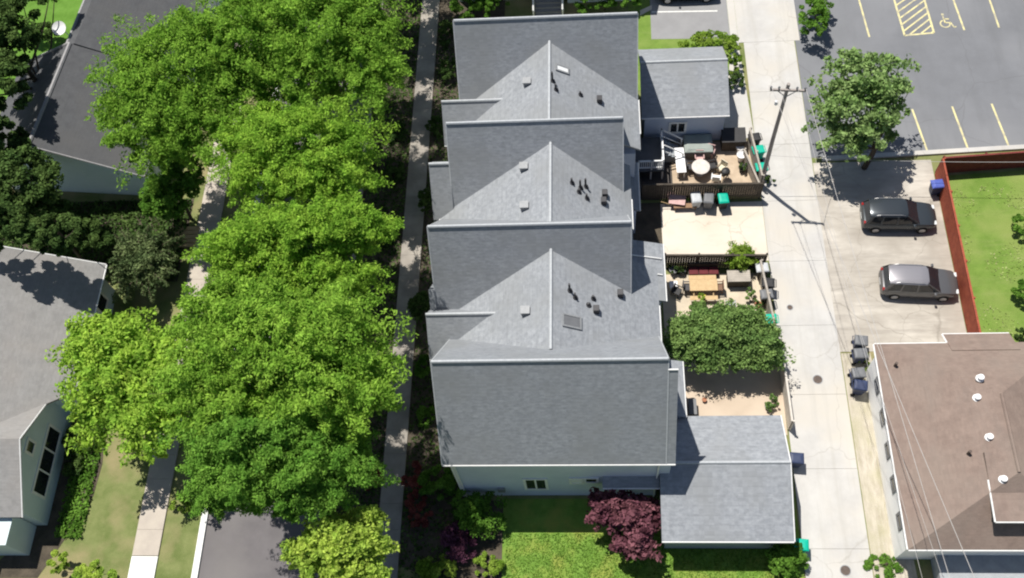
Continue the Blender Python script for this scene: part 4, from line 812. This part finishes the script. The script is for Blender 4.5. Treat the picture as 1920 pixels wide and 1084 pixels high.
# ---------------- patio things ----------------
def chair(label, loc, rz, m, group='patio chairs'):
    t = thing('patio_chair', label, 'chair', loc, rz, group)
    MB().box(-.25, -.25, .42, .25, .25, .47).build('seat', m, t, world=False); MB().box(-.25, .22, .5, .25, .27, .95).build('backrest', m, t, world=False)
    for x in (-.22, .22):
        for y in (-.22, .24): MB().box(x-.025, y-.025, 0, x+.025, y+.025, .5 if y > 0 else .42).build('leg', m, t, world=False)
    for x in (-.28, .28): MB().box(x-.03, -.24, .62, x+.03, .24, .66).build('armrest', m, t, world=False)
    return t
def table(name, label, loc, rz, w, l, h, m, cat='table'):
    t = thing(name, label, cat, loc, rz)
    MB().box(-w/2, -l/2, h-.05, w/2, l/2, h).build('tabletop', m, t, world=False, bevel=.01)
    for sx in (-1, 1):
        for sy in (-1, 1): MB().box(sx*(w/2-.1)-.04, sy*(l/2-.1)-.04, 0, sx*(w/2-.1)+.04, sy*(l/2-.1)+.04, h-.05).build('leg', m, t, world=False)
    return t
def roundtable(label, loc, r, m):
    t = thing('round_table', label, 'table', loc)
    MB().lathe((0, 0, 0), [(r*.96, .7), (r, .72), (r, .75), (r*.97, .76)], 24).build('tabletop', m, t, world=False)
    MB().lathe((0, 0, 0), [(.05, .03), (.05, .7)], 10).build('stem', m, t, world=False); MB().lathe((0, 0, 0), [(.3, 0), (.28, .03), (.06, .06)], 16).build('base', m, t, world=False)
    return t
def pot(label, loc, m, r=.2, h=.35, plant=None, name='planter'):
    t = thing(name, label, 'planter', loc)
    MB().lathe((0, 0, 0), [(r*.7, 0), (r, h*.85), (r*1.1, h*.86), (r*1.1, h), (r*.9, h), (r*.88, h*.9)], 16).build('pot', m, t, world=False)
    if plant:
        P, Nn, _ = crown_points([((loc[0], loc[1], loc[2]+h+.12), r*1.3, r*1.3, r*1.1)], 350, per=50); leaf_mesh('foliage', plant, t, P, Nn, .12, .6)
    return t
terra = mat('terracotta', (.4, .18, .1), (.32, .14, .08), 4, .8); pink = mat('faded_pink_cloth', (.6, .4, .38), None, 3, .9)
def pa(px, py): return tuple(at(px, py)+Vector((0, 0, .025)))
table('long_table', 'long white table standing beside the deck stairs', pa(1274, 312), R_(2), .62, 2.0, .72, whiteplastic)
hb = thing('covered_hot_tub', 'square tub under a wrinkled grey-green cover against the rear garage', 'hot tub', pa(1307, 283))
MB().cbox((0, 0, .4), (1.75, 1.35, .8)).build('tub', mat('grey_brown_panel', (.2, .19, .17), None, 3, .8), hb, world=False, bevel=.06)
MB().loft([[(-.95, -.75, .78), (.95, -.75, .78), (.95, .75, .78), (-.95, .75, .78)], [(-.95, -.75, .86), (.95, -.75, .86), (.95, .75, .86), (-.95, .75, .86)], [(-.7, -.55, .97), (.75, -.5, .93), (.7, .5, .98), (-.75, .55, .94)]]).build('cover', tarp, hb, world=False, bevel=.05)
sd = thing('storage_shed', 'black-brown lidded storage chest in the patio corner by the alley', 'storage box', pa(1372, 272))
MB().cbox((0, 0, .5), (1.5, 1.0, 1.0)).build('chest', darkwood, sd, world=False); MB().ext([(-.55, 1.0), (.55, 1.12), (.55, 1.18), (-.55, 1.06)], 'X', -.8, .8).build('lid', blackplastic, sd, world=False)
roundtable('round pale patio table among the pink-cushioned chairs', pa(1312, 325), .6, mat('pale_stone', (.62, .58, .54), None, 3, .7))
chair('dark chair left of the round pale table', pa(1293, 320), R_(95), dkmetal); chair('pink-cushioned chair behind the round pale table', pa(1310, 303), R_(0), pink); chair('black chair right of the round pale table', pa(1334, 318), R_(-80), blackplastic); chair('pale chair in front of the round table', pa(1341, 342), R_(170), whiteplastic)
chair('cream folding chair in the open part of the upper patio', pa(1352, 322), R_(-40), mat('cream_cloth', (.68, .62, .48), None, 3, .9)); chair('pinkish lounge chair near the grey-green cover', pa(1330, 292), R_(-20), pink)
pot('white planter by the storage chest', pa(1386, 284), whiteplastic, .25, .5); pot('tall white planter by the alley fence of the upper patio', pa(1388, 300), whiteplastic, .28, .6); pot('dark planter with foliage in the right corner of the upper patio', pa(1391, 320), blackplastic, .25, .4, gd)
gr = thing('barbecue_grill', 'small black kettle grill on the open paving of the upper patio', 'grill', pa(1358, 335))
MB().lathe((0, 0, .55), [(.08, 0), (.26, .1), (.3, .25), (.26, .38), (.08, .48)], 18).build('kettle', blackplastic, gr, world=False, smooth=True)
for a in (0, 2.1, 4.2): MB().tube([(.12*math.cos(a), .12*math.sin(a), .6), (.3*math.cos(a), .3*math.sin(a), 0)], .02, 6).build('leg', dkmetal, gr, world=False)
# clutter by the cart row
wb = thing('wheelbarrow', 'pinkish wheelbarrow against the dark brown fence, left of the carts', 'wheelbarrow', pa(1268, 384), R_(80))
MB().loft([[(-.2, -.35, .3), (.2, -.35, .3), (.2, .3, .3), (-.2, .3, .3)], [(-.36, -.55, .6), (.36, -.55, .6), (.36, .5, .6), (-.36, .5, .6)]]).build('tray', pink, wb, world=False)
MB().tube([(-.0, -.55, .2), (.04, -.55, .2)], .2, 14).build('wheel', rubber, wb, world=False)
for s in (-1, 1): MB().tube([(s*.05, -.55, .2), (s*.28, .2, .3), (s*.32, 1.0, .62)], .025, 6).build('handle', tanwood, wb, world=False)
pot('pale pot on the cream pad beside the wheelbarrow', pa(1285, 383), mat('pale_stone', (.6, .58, .55)), .2, .3, gg); pot('cream pot in the row left of the pale cart', pa(1256, 372), pink, .22, .45)
table('bench', 'brown low bench in front of the pots on the cream pad', pa(1284, 392), 0, 1.5, .35, .4, mat('brown_plank', (.28, .17, .1), None, 4, .7), 'bench')
# furnished patio
pg = thing('picnic_table', 'tan wooden table with bench in the furnished patio', 'picnic table', pa(1317, 545))
MB().box(-.85, -.4, .7, .85, .4, .75).build('tabletop', tanwood, pg, world=False)
for y in (-.75, .7): MB().box(-.85, y-.14, .42, .85, y+.14, .46).build('seat', tanwood, pg, world=False)
for x in (-.6, .6): MB().tube([(x, -.75, .4), (x, 0, .68), (x, .7, .4)], .04, 6).tube([(x, -.5, 0), (x, -.2, .68)], .04, 6).tube([(x, .5, 0), (x, .2, .68)], .04, 6).build('frame', tanwood, pg, world=False)
chair('brown wicker chair at the right end of the tan table', pa(1346, 545), R_(-90), mat('brown_wicker', (.2, .12, .08), None, 6, .8)); chair('dark metal chair left of the tan table', pa(1287, 545), R_(90), dkmetal); chair('black chair in the dark corner of the furnished patio', pa(1268, 552), R_(60), blackplastic); chair('grey slatted chair next to the round canopy tree', pa(1368, 578), R_(180), galv)
table('side_table', 'low white side table by the black chair', pa(1262, 540), 0, .5, .5, .45, whiteplastic)
pot('yellow planter on the cream patio', pa(1316, 562), mat('yellow_glaze', (.6, .55, .05), None, 4, .5), .2, .4, gy); pot('terracotta planter by the alley fence of the cream patio', pa(1420, 575), terra, .2, .35, gg); pot('terracotta planter between the fence and the round canopy tree', pa(1424, 592), terra, .18, .3, gg)
sf = thing('outdoor_sofa', 'dark sofa with wine-red cushions against the brown fence', 'sofa', pa(1318, 512))
MB().box(-.95, -.35, .15, .95, .35, .3).build('frame', darkwood, sf, world=False)
for x in (-.62, 0, .62): MB().box(x-.29, -.33, .3, x+.29, .2, .44).build('cushion', mat('wine_cloth', (.14, .03, .035), None, 4, .9), sf, world=False, bevel=.04)
MB().box(-.95, .22, .3, .95, .36, .75).build('backrest', darkwood, sf, world=False)
cb = thing('garden_cabinet', 'dark potting cabinet under the palm-like plant', 'cabinet', pa(1382, 530)); MB().cbox((0, 0, .4), (1.3, .7, .8)).build('cabinet', darkwood, cb, world=False); MB().cbox((0, 0, .84), (1.4, .8, .06)).build('top', greywood, cb, world=False)
pot('grey pot with dark foliage at the house end of the brown fence', pa(1262, 512), greyplastic, .25, .45, gd); pot('dark pot at the house end of the brown fence, right of the grey one', pa(1278, 514), dkmetal, .2, .4, gd)
pot('terracotta pot on the sandy patio', pa(1320, 752), terra, .13, .22); pot('grey pot by the weed on the sandy patio', pa(1438, 765), greyplastic, .16, .3, gg)
bx = thing('storage_box', 'small black box against the house wall of the sandy patio', 'storage box', pa(1297, 770)); MB().cbox((0, 0, .3), (.4, .9, .6)).build('chest', blackplastic, bx, world=False); MB().cbox((0, 0, .63), (.46, .96, .06)).build('lid', greyplastic, bx, world=False)
cs = thing('sandbox_planks', 'pale plank pile in the shadow between the two left houses', 'plank pile', tuple(at(350, 445)))
for k in range(5): MB().cbox((0, -.7+k*.33, .12+.02*(k % 2)), (1.6, .28, .07)).build('plank', tanwood, cs, world=False)
for k in range(2): MB().cbox((-.5+k, 0, .04), (.1, 1.6, .07)).build('batten', tanwood, cs, world=False)
st = thing('stone_bench', 'pale garden bench in the shade behind the pale grey roof', 'bench', tuple(at(128, 452)), R_(-8)); MB().box(-.7, -.22, .38, .7, .22, .46).build('seat', whiteplastic, st, world=False)
for x in (-.5, .5): MB().box(x-.08, -.18, 0, x+.08, .18, .38).build('leg', whiteplastic, st, world=False)
